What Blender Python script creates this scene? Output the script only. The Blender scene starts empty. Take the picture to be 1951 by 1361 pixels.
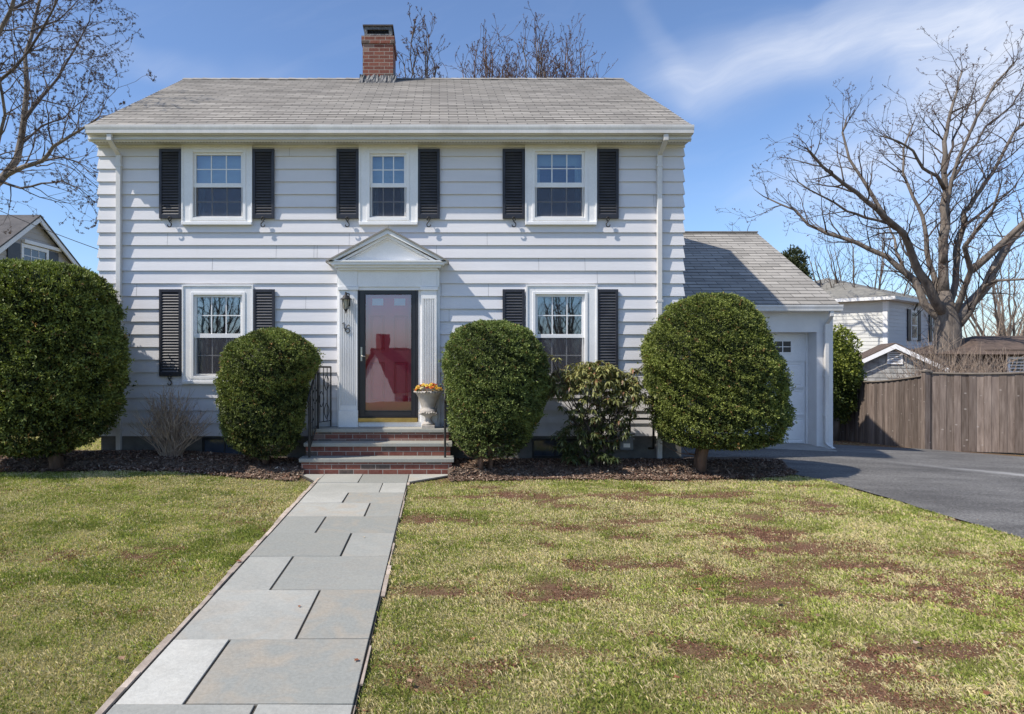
import bpy, math, random
import numpy as np
from mathutils import Vector, Matrix
C = bpy.context.scene
COL = C.collection
rng = np.random.default_rng(7)
random.seed(7)
F = 1270.0                      # focal length in photo pixels (photo 1951 wide)
FAC = 10.5                      # distance of the front wall
EYE = 1.82
def X(px, Y=FAC): return (px-837.0)/F*Y
def Z(py, Y=FAC): return EYE+(665.0-py)/F*Y
# ------------------------------------------------------------------ terrain
def g(x, y):
    x = np.asarray(x, float); y = np.asarray(y, float)
    a = -.045*np.clip(x-5, 0, 12) - .08*np.clip(y-12.75, 0, 14)*np.clip((x-3)/4, 0, 1)
    t = np.clip((-x-1.9)/2.5, 0, 1); s = np.clip((y-5)/4, 0, 1)
    b = .13*t*t*(3-2*t)*s*s*(3-2*s)
    c = -.2*np.clip(-y-2, 0, 26)
    return a+b+c
_tab = rng.random((256, 256))
def vnoise(x, y):
    x = np.asarray(x, float); y = np.asarray(y, float)
    xi = np.floor(x).astype(int); yi = np.floor(y).astype(int)
    fx = x-xi; fy = y-yi; fx = fx*fx*(3-2*fx); fy = fy*fy*(3-2*fy)
    t = lambda i, j: _tab[i & 255, j & 255]
    return (t(xi, yi)*(1-fx)+t(xi+1, yi)*fx)*(1-fy)+(t(xi, yi+1)*(1-fx)+t(xi+1, yi+1)*fx)*fy
def fbm(x, y, o=4):
    s = 0; a = .5; w = 0
    for i in range(o):
        s = s+a*vnoise(x*2**i+17*i, y*2**i+31*i); w += a; a *= .55
    return s/w
# ------------------------------------------------------------------ object helpers
def tag(o, label=None, cat=None, group=None, kind=None):
    if label: o['label'] = label
    if cat: o['category'] = cat
    if group: o['group'] = group
    if kind: o['kind'] = kind
    return o
def thing(name, label, cat, loc=(0, 0, 0), rz=0, group=None):
    o = bpy.data.objects.new(name, None); COL.objects.link(o); o.empty_display_size = .1
    o.location = loc; o.rotation_euler = (0, 0, rz)
    return tag(o, label, cat, group)
def base_of(p):
    while p is not None and p.parent: p = p.parent
    return p
def link_mesh(name, me, mat, parent=None, local=False):
    if mat is not None: me.materials.append(mat)
    o = bpy.data.objects.new(name, me); COL.objects.link(o)
    if parent is not None:
        r = base_of(parent); o.parent = parent
        if not local: me.transform(Matrix.Translation(-Vector(r.location)))
    return o
class MB:
    """collects boxes, bars, tubes and lathes; build() links them as one mesh object (verts in world space unless local=True)"""
    def __init__(s): s.v = []; s.f = []; s.r = []; s.cur = .5
    def add(s, vs, fs):
        n = len(s.v); s.v += [tuple(map(float, v)) for v in vs]
        for f in fs: s.f.append(tuple(n+i for i in f)); s.r.append(s.cur)
        return s
    def box(s, x0, x1, y0, y1, z0, z1):
        return s.add([(x0, y0, z0), (x1, y0, z0), (x1, y1, z0), (x0, y1, z0), (x0, y0, z1), (x1, y0, z1), (x1, y1, z1), (x0, y1, z1)],
              [(0, 3, 2, 1), (4, 5, 6, 7), (0, 1, 5, 4), (1, 2, 6, 5), (2, 3, 7, 6), (3, 0, 4, 7)])
    def frame(s, x0, x1, z0, z1, w, y0, y1, wb=None, wt=None):
        wb = w if wb is None else wb; wt = w if wt is None else wt
        s.box(x0, x0+w, y0, y1, z0, z1); s.box(x1-w, x1, y0, y1, z0, z1)
        s.box(x0+w, x1-w, y0, y1, z0, z0+wb); return s.box(x0+w, x1-w, y0, y1, z1-wt, z1)
    def poly(s, pts): return s.add(pts, [tuple(range(len(pts)))])
    def prism(s, pts, axis, a, b):
        """pts in the two other axes, extruded along axis from a to b"""
        def mk(p, t):
            return {'x': (t, p[0], p[1]), 'y': (p[0], t, p[1]), 'z': (p[0], p[1], t)}[axis]
        n = len(pts)
        return s.add([mk(p, a) for p in pts]+[mk(p, b) for p in pts],
              [tuple(range(n)), tuple(reversed(range(n, 2*n)))]+[(i, (i+1) % n, n+(i+1) % n, n+i) for i in range(n)])
    def tube(s, pts, r, n=8, caps=True):
        pts = [Vector(p) for p in pts]; rs = r if isinstance(r, (list, tuple)) else [r]*len(pts)
        vs = []; d0 = (pts[1]-pts[0]).normalized()
        u = d0.orthogonal().normalized()
        for i, p in enumerate(pts):
            d = (pts[min(i+1, len(pts)-1)]-pts[max(i-1, 0)]).normalized()
            u = (u-d*u.dot(d)).normalized(); w = d.cross(u)
            for k in range(n):
                a = 2*math.pi*(k+.5)/n
                vs.append(p+(u*math.cos(a)+w*math.sin(a))*rs[i])
        fs = [(i*n+k, i*n+(k+1) % n, (i+1)*n+(k+1) % n, (i+1)*n+k) for i in range(len(pts)-1) for k in range(n)]
        if caps: fs += [tuple(reversed(range(n))), tuple(range((len(pts)-1)*n, len(pts)*n))]
        return s.add(vs, fs)
    def lathe(s, prof, cx, cy, n=24, wob=0):
        vs = []
        for (r, z) in prof:
            for k in range(n):
                a = 2*math.pi*k/n; rr = r*(1+wob*math.cos(a*8))
                vs.append((cx+rr*math.cos(a), cy+rr*math.sin(a), z))
        m = len(prof)
        return s.add(vs, [(i*n+k, i*n+(k+1) % n, (i+1)*n+(k+1) % n, (i+1)*n+k) for i in range(m-1) for k in range(n)]
              + [tuple(reversed(range(n))), tuple(range((m-1)*n, m*n))])
    def ball(s, c, r, n=8, m=6, sc=(1, 1, 1)):
        vs = []
        for i in range(m+1):
            t = math.pi*i/m
            for k in range(n):
                a = 2*math.pi*k/n
                vs.append((c[0]+r*sc[0]*math.sin(t)*math.cos(a), c[1]+r*sc[1]*math.sin(t)*math.sin(a), c[2]+r*sc[2]*math.cos(t)))
        return s.add(vs, [(i*n+k, (i+1)*n+k, (i+1)*n+(k+1) % n, i*n+(k+1) % n) for i in range(m) for k in range(n)])
    def build(s, name, mat, parent=None, smooth=False, bevel=0, local=False, rnd=False):
        me = bpy.data.meshes.new(name); me.from_pydata(s.v, [], s.f)
        if rnd:
            a = me.attributes.new('rnd', 'FLOAT', 'FACE'); a.data.foreach_set('value', np.array(s.r, 'f'))
        if smooth: me.polygons.foreach_set('use_smooth', [True]*len(me.polygons))
        me.update()
        o = link_mesh(name, me, mat, parent, local)
        if bevel:
            b = o.modifiers.new('edge', 'BEVEL'); b.width = bevel; b.segments = 2; b.limit_method = 'ANGLE'; b.angle_limit = math.radians(40)
        return o
def bulk(name, V, Fc, mat, parent=None, col=None, rnd=None, smooth=False):
    """fast mesh from numpy arrays: V (n,3), Fc (m,k)"""
    me = bpy.data.meshes.new(name); V = np.asarray(V, 'f'); Fc = np.asarray(Fc, 'i'); m, k = Fc.shape
    me.vertices.add(len(V)); me.vertices.foreach_set('co', V.ravel())
    me.loops.add(m*k); me.loops.foreach_set('vertex_index', Fc.ravel())
    me.polygons.add(m); me.polygons.foreach_set('loop_start', np.arange(0, m*k, k, dtype='i')); me.polygons.foreach_set('loop_total', np.full(m, k, 'i'))
    me.polygons.foreach_set('use_smooth', np.full(m, smooth))
    me.update(calc_edges=True)
    if col is not None:
        a = me.attributes.new('tint', 'FLOAT_COLOR', 'POINT')
        a.data.foreach_set('color', np.hstack([col, np.ones((len(col), 1))]).astype('f').ravel())
    if rnd is not None:
        a = me.attributes.new('rnd', 'FLOAT', 'FACE'); a.data.foreach_set('value', np.asarray(rnd, 'f'))
    return link_mesh(name, me, mat, parent)
# ------------------------------------------------------------------ materials
class NT:
    def __init__(s, name):
        s.m = bpy.data.materials.new(name); s.m.use_nodes = True
        s.t = s.m.node_tree; s.t.nodes.clear()
        s.out = s.t.nodes.new('ShaderNodeOutputMaterial')
    def n(s, typ, ins=None, **kw):
        nd = s.t.nodes.new('ShaderNode'+typ)
        for k, v in kw.items(): setattr(nd, k, v)
        for k, v in (ins or {}).items():
            sock = nd.inputs[k]
            if isinstance(v, bpy.types.NodeSocket): s.t.links.new(v, sock)
            elif isinstance(v, bpy.types.Node): s.t.links.new(v.outputs[0], sock)
            else:
                if isinstance(v, (tuple, list)) and len(v) == 3 and sock.type == 'RGBA': v = (*v, 1)
                sock.default_value = v
        return nd
    def math(s, op, a, b=0.0, c=None, clamp=False):
        ins = {0: a, 1: b}
        if c is not None: ins[2] = c
        return s.n('Math', ins, operation=op, use_clamp=clamp).outputs[0]
    def mix(s, f, a, b, mode='MIX'):
        nd = s.n('Mix', {0: f, 6: a, 7: b}, data_type='RGBA', blend_type=mode); return nd.outputs[2]
    def ramp(s, f, lo, hi, a=0., b=1.):
        return s.n('MapRange', {0: f, 1: lo, 2: hi, 3: a, 4: b}).outputs[0]
    def coord(s, which='Object'): return s.n('TexCoord').outputs[which]
    def noise(s, vec, scale, detail=4, rough=.55, dist=0.):
        return s.n('TexNoise', {'Vector': vec, 'Scale': scale, 'Detail': detail, 'Roughness': rough, 'Distortion': dist}).outputs[0]
    def map(s, vec, scale=(1, 1, 1), loc=(0, 0, 0), rot=(0, 0, 0)):
        return s.n('Mapping', {'Vector': vec, 'Scale': scale, 'Location': loc, 'Rotation': rot}).outputs[0]
    def bump(s, h, strength=.3, dist=.01, nrm=None):
        ins = {'Height': h, 'Strength': strength, 'Distance': dist}
        if nrm is not None: ins['Normal'] = nrm
        return s.n('Bump', ins).outputs[0]
    def bsdf(s, **k):
        ins = {}
        for a, b in k.items(): ins[{'col': 'Base Color', 'rough': 'Roughness', 'metal': 'Metallic', 'nrm': 'Normal', 'spec': 'Specular IOR Level'}[a]] = b
        return s.n('BsdfPrincipled', ins)
    def done(s, sh):
        s.t.links.new(sh.outputs[0] if isinstance(sh, bpy.types.Node) else sh, s.out.inputs[0]); return s.m
def simple(name, c1, c2=None, scale=6, rough=.6, metal=0, bump=.15, bscale=60, stretch=(1, 1, 1), spec=.4, lo=.35, hi=.65, rnd=0, bdist=.004):
    """colour varies between c1 and c2 by noise; fine noise bump; optional per-face random brightness"""
    t = NT(name); co = t.coord(); v = t.map(co, stretch)
    c2 = c2 or tuple(x*.85 for x in c1)
    n1 = t.noise(v, scale, 5, .6)
    col = t.mix(t.ramp(n1, lo, hi), c1, c2)
    fine = t.noise(v, bscale, 3)
    col = t.mix(1.0, col, t.n('CombineColor', {0: t.ramp(fine, 0, 1, .88, 1.12), 1: t.ramp(fine, 0, 1, .88, 1.12), 2: t.ramp(fine, 0, 1, .88, 1.12)}).outputs[0], 'MULTIPLY')
    if rnd:
        a = t.n('Attribute', attribute_name='rnd').outputs['Fac']
        k = t.ramp(a, 0, 1, 1-rnd, 1+rnd)
        col = t.mix(1.0, col, t.n('CombineColor', {0: k, 1: k, 2: k}).outputs[0], 'MULTIPLY')
    return t.done(t.bsdf(col=col, rough=rough, metal=metal, spec=spec, nrm=t.bump(fine, bump, bdist)))
def M_tint(name, rough=.6, spec=.3, noise=0, trans=0):
    t = NT(name); col = t.n('Attribute', attribute_name='tint').outputs['Color']
    b = t.bsdf(col=col, rough=rough, spec=spec)
    if trans:
        tr = t.n('BsdfTranslucent', {0: t.mix(1.0, col, (1.3, 1.5, .5), 'MULTIPLY')})
        return t.done(t.n('MixShader', {0: trans, 1: b.outputs[0], 2: tr.outputs[0]}))
    return t.done(b)
def M_brick(name):
    t = NT(name); co = t.coord(); x = t.n('SeparateXYZ', {0: co})
    v = t.n('CombineXYZ', {0: t.math('ADD', x.outputs[0], x.outputs[1]), 1: x.outputs[2]}).outputs[0]
    b = t.n('TexBrick', {'Vector': v, 'Color1': (0, 0, 0), 'Color2': (1, 1, 1), 'Mortar': (.5, .5, .5), 'Scale': 1.0, 'Mortar Size': .005,
                         'Brick Width': .212, 'Row Height': .0745, 'Mortar Smooth': .2, 'Bias': 0.})
    pal = t.n('ValToRGB', {0: b.outputs[0]})
    cr = pal.color_ramp; cr.interpolation = 'CONSTANT'
    cols = [(.0, (.17, .052, .038)), (.25, (.215, .068, .046)), (.5, (.16, .05, .035)), (.68, (.23, .085, .06)), (.86, (.09, .07, .06)), (.95, (.26, .17, .14))]
    cr.elements[0].position = 0; cr.elements[0].color = (*cols[0][1], 1); cr.elements[1].position = cols[1][0]; cr.elements[1].color = (*cols[1][1], 1)
    for p, c in cols[2:]: e = cr.elements.new(p); e.color = (*c, 1)
    n1 = t.noise(co, 25, 5, .7)
    col = t.mix(t.ramp(n1, .35, .75, 0, .35), pal.outputs[0], (.34, .22, .17))
    col = t.mix(b.outputs[1], col, t.mix(t.noise(co, 9), (.30, .26, .22), (.42, .38, .33)))
    h = t.math('SUBTRACT', t.math('MULTIPLY', n1, .3), b.outputs[1])
    return t.done(t.bsdf(col=col, rough=.85, spec=.2, nrm=t.bump(h, .6, .006)))
def M_shingle(name, c1, c2, expo, width=.3):
    """three-tab asphalt shingles: row lines are real steps in the mesh, the tab slots and tab tones come from here"""
    t = NT(name); co = t.coord(); x = t.n('SeparateXYZ', {0: co})
    uv = t.n('Attribute', attribute_name='roofuv').outputs['Vector']
    b = t.n('TexBrick', {'Vector': uv, 'Color1': (0, 0, 0), 'Color2': (1, 1, 1), 'Mortar': (.5, .5, .5), 'Scale': 1.0, 'Mortar Size': .007,
                         'Brick Width': width, 'Row Height': expo, 'Mortar Smooth': .3})
    n1 = t.noise(co, 1.1, 5, .65); n2 = t.noise(co, 160, 2)
    n3 = t.noise(t.map(co, (.25, 3, 3)), 4, 4)
    col = t.mix(t.ramp(n1, .3, .7), c1, c2)
    k = t.math('ADD', t.ramp(b.outputs[0], 0, 1, .80, 1.12), t.ramp(n2, .2, .8, -.16, .16))
    k = t.math('ADD', k, t.ramp(n3, .3, .7, -.05, .05))
    col = t.mix(1.0, col, t.n('CombineColor', {0: k, 1: k, 2: k}).outputs[0], 'MULTIPLY')
    col = t.mix(t.math('MULTIPLY', b.outputs[1], .75), col, (.035, .035, .035))
    return t.done(t.bsdf(col=col, rough=.92, spec=.15, nrm=t.bump(n2, .35, .004)))
def M_glass(name, tint=(.75, .85, .9), refl=.35, body=None):
    t = NT(name)
    wob = t.noise(t.coord(), 2.2, 2)
    nrm = t.bump(wob, .035, .02)
    tr = t.n('BsdfTransparent', {0: tint})
    gl = t.n('BsdfGlossy', {'Color': (.86, .88, 1.0, 1), 'Roughness': .015, 'Normal': nrm})
    fr = t.n('Fresnel', {'IOR': 1.5, 'Normal': nrm})
    fac = t.math('ADD', t.math('MULTIPLY', fr.outputs[0], 1.0), refl, clamp=True)
    return t.done(t.n('MixShader', {0: fac, 1: tr.outputs[0], 2: gl.outputs[0]}))
M = {}
t = NT('siding paint'); co = t.coord(); sz = t.n('SeparateXYZ', {0: co}).outputs[2]
n1 = t.noise(t.map(co, (.35, .35, 3)), 1.3, 5, .6); n2 = t.noise(t.map(co, (1, 1, .25)), 9, 5, .7); n3 = t.noise(t.map(co, (.3, .3, 3)), 45, 3)
rr_ = t.n('Attribute', attribute_name='rnd').outputs['Fac']
col = t.mix(t.ramp(n1, .35, .65), (.775, .755, .76), (.715, .70, .71))
col = t.mix(t.math('MULTIPLY', t.ramp(sz, .4, 1.1, .55, .05), t.ramp(n2, .3, .7)), col, (.50, .46, .40))
col = t.mix(t.ramp(n2, .6, .85, 0, .22), col, (.60, .57, .53))
kk = t.ramp(rr_, 0, 1, .955, 1.02); col = t.mix(1.0, col, t.n('CombineColor', {0: kk, 1: kk, 2: kk}).outputs[0], 'MULTIPLY')
M['siding'] = t.done(t.bsdf(col=col, rough=.5, spec=.3, nrm=t.bump(t.math('ADD', n3, t.math('MULTIPLY', n1, 3.)), .22, .006)))
M['trim'] = simple('white trim paint', (.90, .885, .865), (.84, .825, .805), scale=3, rough=.4, bump=.05)
M['alu'] = simple('grey white gutter enamel', (.76, .735, .70), (.63, .60, .56), scale=2.2, rough=.3, bump=.03, stretch=(1, 1, .4), spec=.5)
M['soffit'] = simple('beige soffit', (.62, .60, .55), (.55, .53, .48), scale=4, rough=.6)
M['stucco'] = simple('white stucco', (.82, .80, .775), (.75, .73, .71), scale=3, rough=.85, bump=.5, bscale=90, bdist=.006)
M['concrete'] = simple('weathered concrete', (.20, .19, .175), (.13, .125, .115), scale=3, rough=.9, bump=.5, bscale=35, bdist=.01)
M['apron'] = simple('pale concrete', (.36, .34, .31), (.27, .26, .235), scale=2.5, rough=.9, bump=.4, bscale=60)
M['louvre'] = simple('sun-lightened louvre paint', (.055, .054, .060), (.085, .083, .085), scale=5, rough=.38, bump=.1, spec=.6)  # shutter paint made lighter, so the slats look sunlit
M['shutter'] = simple('blue black shutter paint', (.022, .023, .032), (.034, .034, .042), scale=5, rough=.42, bump=.1, spec=.45)
M['iron'] = simple('black wrought iron', (.018, .018, .02), (.035, .032, .03), scale=20, rough=.5, bump=.3, bscale=90)
M['black'] = simple('black door enamel', (.016, .016, .022), (.024, .024, .03), scale=6, rough=.28, bump=.03, spec=.5)
M['red'] = simple('crimson door paint', (.72, .05, .09), (.62, .042, .078), scale=3, rough=.4, bump=.05)
M['brass'] = simple('brass threshold', (.55, .38, .12), (.42, .27, .08), scale=9, rough=.35, metal=.8, bump=.1)
M['steel'] = simple('satin nickel', (.55, .52, .46), None, rough=.3, metal=.9, bump=.02)
M['lead'] = simple('dull lead flashing', (.20, .20, .20), (.09, .09, .09), scale=14, rough=.6, metal=.4, bump=.8, bscale=30, bdist=.02)
M['dark_metal'] = simple('rusted cap metal', (.06, .05, .05), (.10, .085, .075), scale=15, rough=.7, metal=.3)
M['bluestone'] = None
M['brick'] = M_brick('red brick')
M['glass'] = M_glass('window glass', (.66, .78, .80), .17)
M['upper_glass'] = M_glass('upstairs window glass', (.80, .88, .90), .07)
M['door_glass'] = M_glass('storm door glass', (.95, .90, .93), .17)
M['interior'] = simple('dim room wall', (.34, .33, .32), (.26, .26, .26), scale=2, rough=.9)
M['dark_pane'] = simple('dark window pane', (.04, .05, .07), (.09, .11, .14), scale=2, rough=.08, bump=0, spec=.8)
M['blind'] = simple('pale blind', (.82, .86, .83), (.74, .78, .76), scale=4, rough=.8, stretch=(1, 1, 6))
M['urn'] = simple('cast stone', (.52, .47, .42), (.40, .36, .31), scale=9, rough=.85, bump=.5, bscale=50, bdist=.006)
M['soil'] = simple('dark soil', (.04, .03, .022), (.06, .045, .03), scale=20, rough=.95)
M['bark'] = simple('grey bark', (.23, .19, .155), (.11, .09, .075), scale=5, rough=.95, bump=.9, bscale=22, stretch=(1, 1, .3), bdist=.03)
M['twig'] = simple('twig bark', (.115, .09, .077), (.06, .048, .043), scale=6, rough=.9, bump=.1)
M['yew_bark'] = simple('reddish yew bark', (.21, .13, .09), (.10, .065, .045), scale=8, rough=.95, bump=.8, bscale=30, stretch=(1, 1, .25), bdist=.015)
M['leaf'] = M_tint('needle foliage', .55, .3, trans=.12)
M['petal'] = M_tint('petals', .6, .3, trans=.2)
M['grassblade'] = M_tint('grass blades', .65, .2, trans=.15)
M['chips'] = M_tint('bark chips', .9, .1)
M['lamp_glass'] = simple('frosted lamp glass', (.55, .52, .42), (.42, .39, .3), rough=.25, bump=.0)
M['meter'] = simple('grey meter enamel', (.22, .24, .26), (.16, .17, .18), rough=.5)
# ================================================================== THE HOUSE
house = thing('house', 'white clapboard two storey house with black shutters and red front door', 'house', (-.76, 10.5, 0))
XL, XR = -5.35, 3.83
BACK = 17.6                        # rear wall
# openings in the front wall (x0,x1,z0,z1): the casing covers their edges
WIN = {}
def win_rect(name, x0, x1, y0, y1): WIN[name] = (X(x0), X(x1), Z(y1), Z(y0))
win_rect('ul', 350, 481, 274, 426); win_rect('uc', 686, 795, 276, 426); win_rect('ur', 1001, 1134, 273, 426)
win_rect('ll', 351, 483, 545, 727); win_rect('lr', 1003, 1135, 545, 727)
OPEN = [(a+.1, b-.1, c+.08, d-.08) for a, b, c, d in WIN.values()]
DOORX0, DOORX1, DOORZ0, DOORZ1 = X(682), X(797), Z(795), Z(547)
OPEN.append((DOORX0, DOORX1, .5, DOORZ1))
# clapboards: rings of boards round the four walls, each proud at its foot
def siding(x0, x1, y0, y1, z0, expo, n, opens, jit=.0):
    mb = MB(); vs = []; fs = []; rr = []
    def off(z, zb): return .031-(z-zb)/expo*.027
    for k in range(n):
        zb = z0+k*expo; zt = zb+expo
        r_ = random.random(); joints = sorted(random.sample([x0+i*(x1-x0)/7 for i in range(1, 7)], 1))
        cuts = sorted({zb, zt, *[z for o in opens for z in o[2:] if zb < z < zt]})
        for a, b in zip(cuts, cuts[1:]):
            segs = [(x0-9, x1+9)]
            for o in opens:
                if o[2] < b-1e-6 and o[3] > a+1e-6:
                    new = []
                    for s0, s1 in segs:
                        if o[0] > s0: new.append((s0, min(o[0], s1)))
                        if o[1] < s1: new.append((max(o[1], s0), s1))
                    segs = [q for q in new if q[1]-q[0] > 1e-4]
            oa, ob = off(a, zb), off(b, zb)
            for s0, s1 in segs:
                sa = x0-oa if s0 < x0 else s0; sb = x0-ob if s0 < x0 else s0
                ea = x1+oa if s1 > x1 else s1; eb = x1+ob if s1 > x1 else s1
                # split long boards so that a butt joint shows and each board bows very slightly
                mb.cur = r_
                mb.add([(sa, y0-oa, a), (ea, y0-oa, a), (eb, y0-ob, b), (sb, y0-ob, b)], [(0, 1, 2, 3)])
                if abs(a-zb) < 1e-6: mb.add([(sa, y0, a), (ea, y0, a), (ea, y0-oa, a), (sa, y0-oa, a)], [(0, 1, 2, 3)])
        ob, ot = off(zb, zb), off(zt, zb)
        for sx, xx in ((-1, x0), (1, x1)):
            mb.add([(xx+sx*ob, y0-ob, zb), (xx+sx*ob, y1+ob, zb), (xx+sx*ot, y1+ot, zt), (xx+sx*ot, y0-ot, zt)], [(0, 1, 2, 3)])
            mb.add([(xx, y0, zb), (xx, y1, zb), (xx+sx*ob, y1+ob, zb), (xx+sx*ob, y0-ob, zb)], [(0, 1, 2, 3)])
        mb.add([(x0-ob, y1+ob, zb), (x1+ob, y1+ob, zb), (x1+ot, y1+ot, zt), (x0-ot, y1+ot, zt)], [(0, 1, 2, 3)])
    return mb
sd = siding(XL, XR, FAC, BACK, .45, .2, 23, OPEN)
# gable triangles
for xx in (XL, XR): sd.poly([(xx, FAC, 5.05), (xx, BACK, 5.05), (xx, 14.0, 7.38)])
wall = sd.build('wall', M['siding'], house, rnd=True)
# vertical butt seams and corner caps
for _ in range(44):
    k = random.randrange(23); zb = .45+.2*k; xx = random.uniform(XL+.4, XR-.4)
    if any(o[0]-.2 < xx < o[1]+.2 and o[2] < zb+.2 and o[3] > zb for o in OPEN): continue
    MB().add([(xx-.0015, FAC-.0325, zb), (xx+.0015, FAC-.0325, zb), (xx+.0015, FAC-.0055, zb+.2), (xx-.0015, FAC-.0055, zb+.2)], [(0, 1, 2, 3)]).build('board_seam', M['concrete'], wall)
# dark inside: inner shell keeps the rooms dim
mb = MB().box(XL+.06, XR-.06, FAC+1.6, FAC+1.65, .3, 5.0).box(XL+.06, XR-.06, FAC+.06, FAC+1.6, 2.72, 2.80).box(XL+.06, XR-.06, FAC+.06, FAC+1.6, .5, .55).box(XL+.06, XR-.06, FAC+.06, FAC+1.6, 4.95, 5.0)
for a, b in ((X(640), .1), (X(838), .1)): mb.box(a-.05, a+.05, FAC+.06, FAC+1.6, .55, 4.95)
mb.box(XL+.06, XL+.1, FAC+.06, FAC+1.6, .5, 5).box(XR-.1, XR-.06, FAC+.06, FAC+1.6, .5, 5)
mb.build('inner_room', M['interior'], house)
# foundation
MB().box(XL+.015, XR-.015, FAC+.012, BACK, -.4, .449).build('foundation', M['concrete'], house)
# ---- windows
def window(key, glass, rows_z, cols=3, blind=0.0, wc=.13):
    x0, x1, z0, z1 = WIN[key]
    gx0, gx1 = X(glass[0]), X(glass[1]); zt, zm1, zm0, zb = [Z(v) for v in rows_z]   # glass top, meeting rail top/bottom, glass bottom
    Yf = FAC-.055
    w = MB().frame(x0, x1, z0, z1, wc, Yf, FAC+.05, wb=.085, wt=.14).build('window', M['trim'], house, bevel=.004)
    MB().box(x0-.008, x1+.008, Yf-.03, FAC, z0-.035, z0+.012).build('sill', M['trim'], w, bevel=.005)
    # drip cap and the thin back band round the casing
    MB().frame(x0-.012, x1+.012, z0-.001, z1+.012, .022, Yf-.014, Yf+.01, wb=.001).build('back_band', M['trim'], w, bevel=.003)
    i0, i1, iz0, iz1 = gx0-.055, gx1+.055, zb-.05, zt+.05
    MB().frame(i0-.03, i1+.03, iz0-.03, iz1+.03, .045, Yf-.012, FAC+.045).build('frame', M['trim'], w, bevel=.004)
    MB().frame(gx0-.045, gx1+.045, zm0-.01, zt+.04, .045, FAC-.028, FAC+.01, wb=(zm1-zm0)+.01, wt=.04).build('upper_sash', M['trim'], w, bevel=.003)
    MB().frame(gx0-.045, gx1+.045, zb-.045, zm1, .045, FAC+.014, FAC+.044, wt=(zm1-zm0)).build('lower_sash', M['trim'], w, bevel=.003)
    MB().box(gx0-.02, gx1+.02, FAC-.006, FAC-.002, zm0, zt+.01).build('upper_pane', M['upper_glass' if key[0] == 'u' else 'glass'], w)
    MB().box(gx0-.02, gx1+.02, FAC+.026, FAC+.030, zb-.01, zm1).build('lower_pane', M['upper_glass' if key == 'uc' else 'glass'], w)
    mu = MB(); ml = MB()
    for k in range(1, cols):
        xx = gx0+(gx1-gx0)*k/cols
        mu.box(xx-.008, xx+.008, FAC-.013, FAC-.007, zm1, zt); ml.box(xx-.008, xx+.008, FAC+.019, FAC+.025, zb, zm0)
    za = (zt+zm1)/2; zc = (zb+zm0)/2
    mu.box(gx0, gx1, FAC-.0125, FAC-.0075, za-.008, za+.008); ml.box(gx0, gx1, FAC+.0195, FAC+.0245, zc-.008, zc+.008)
    mu.build('upper_grille', M['trim'], w); ml.build('lower_grille', M['trim'], w)
    MB().box(gx0-.012, gx1+.012, FAC-.0205, FAC-.019, zb-.012, zm0).build('insect_screen', M['screen'], w)
    MB().frame(gx0-.02, gx1+.02, zb-.02, zm0+.004, .014, FAC-.024, FAC-.016).build('screen_frame', M['alu'], w)
    if blind:
        b = MB(); n = int(blind*(zt-zb)/.03)
        for k in range(n):
            z = zt+.03-k*.03
            b.add([(gx0-.05, FAC+.10, z), (gx1+.05, FAC+.10, z), (gx1+.05, FAC+.115, z-.031), (gx0-.05, FAC+.115, z-.031)], [(0, 1, 2, 3)])
        b.build('blind', M['blind'], w)
    # light curtains hanging at both sides
    cb = MB()
    for sx, a in ((1, gx0-.04), (-1, gx1+.04)):
        for k in range(7):
            xx = a+sx*k*.016; yy = .16+(.02 if k % 2 else 0); y2 = .16+(0 if k % 2 else .02)
            cb.add([(xx, FAC+yy, zb-.1), (xx+sx*.016, FAC+y2, zb-.1), (xx+sx*.016, FAC+y2, zt+.1), (xx, FAC+yy, zt+.1)], [(0, 1, 2, 3)])
    cb.build('curtain', M['blind'], w)
    return w
t = NT('insect screen'); M['screen'] = t.done(t.n('MixShader', {0: .36, 1: t.n('BsdfTransparent', {0: (1, 1, 1, 1)}).outputs[0], 2: t.n('BsdfDiffuse', {0: (.10, .10, .115, 1)}).outputs[0]}))
window('ul', (375, 460), (297, 350, 357, 412), blind=.5)
window('uc', (710, 770), (299, 350, 357, 412), blind=.5)
window('ur', (1023, 1108), (295, 349, 357, 412), blind=.2)
window('ll', (376, 459), (567, 636, 643, 712), blind=.12)
window('lr', (1024, 1108), (566, 637, 643, 712), blind=.12)
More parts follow.
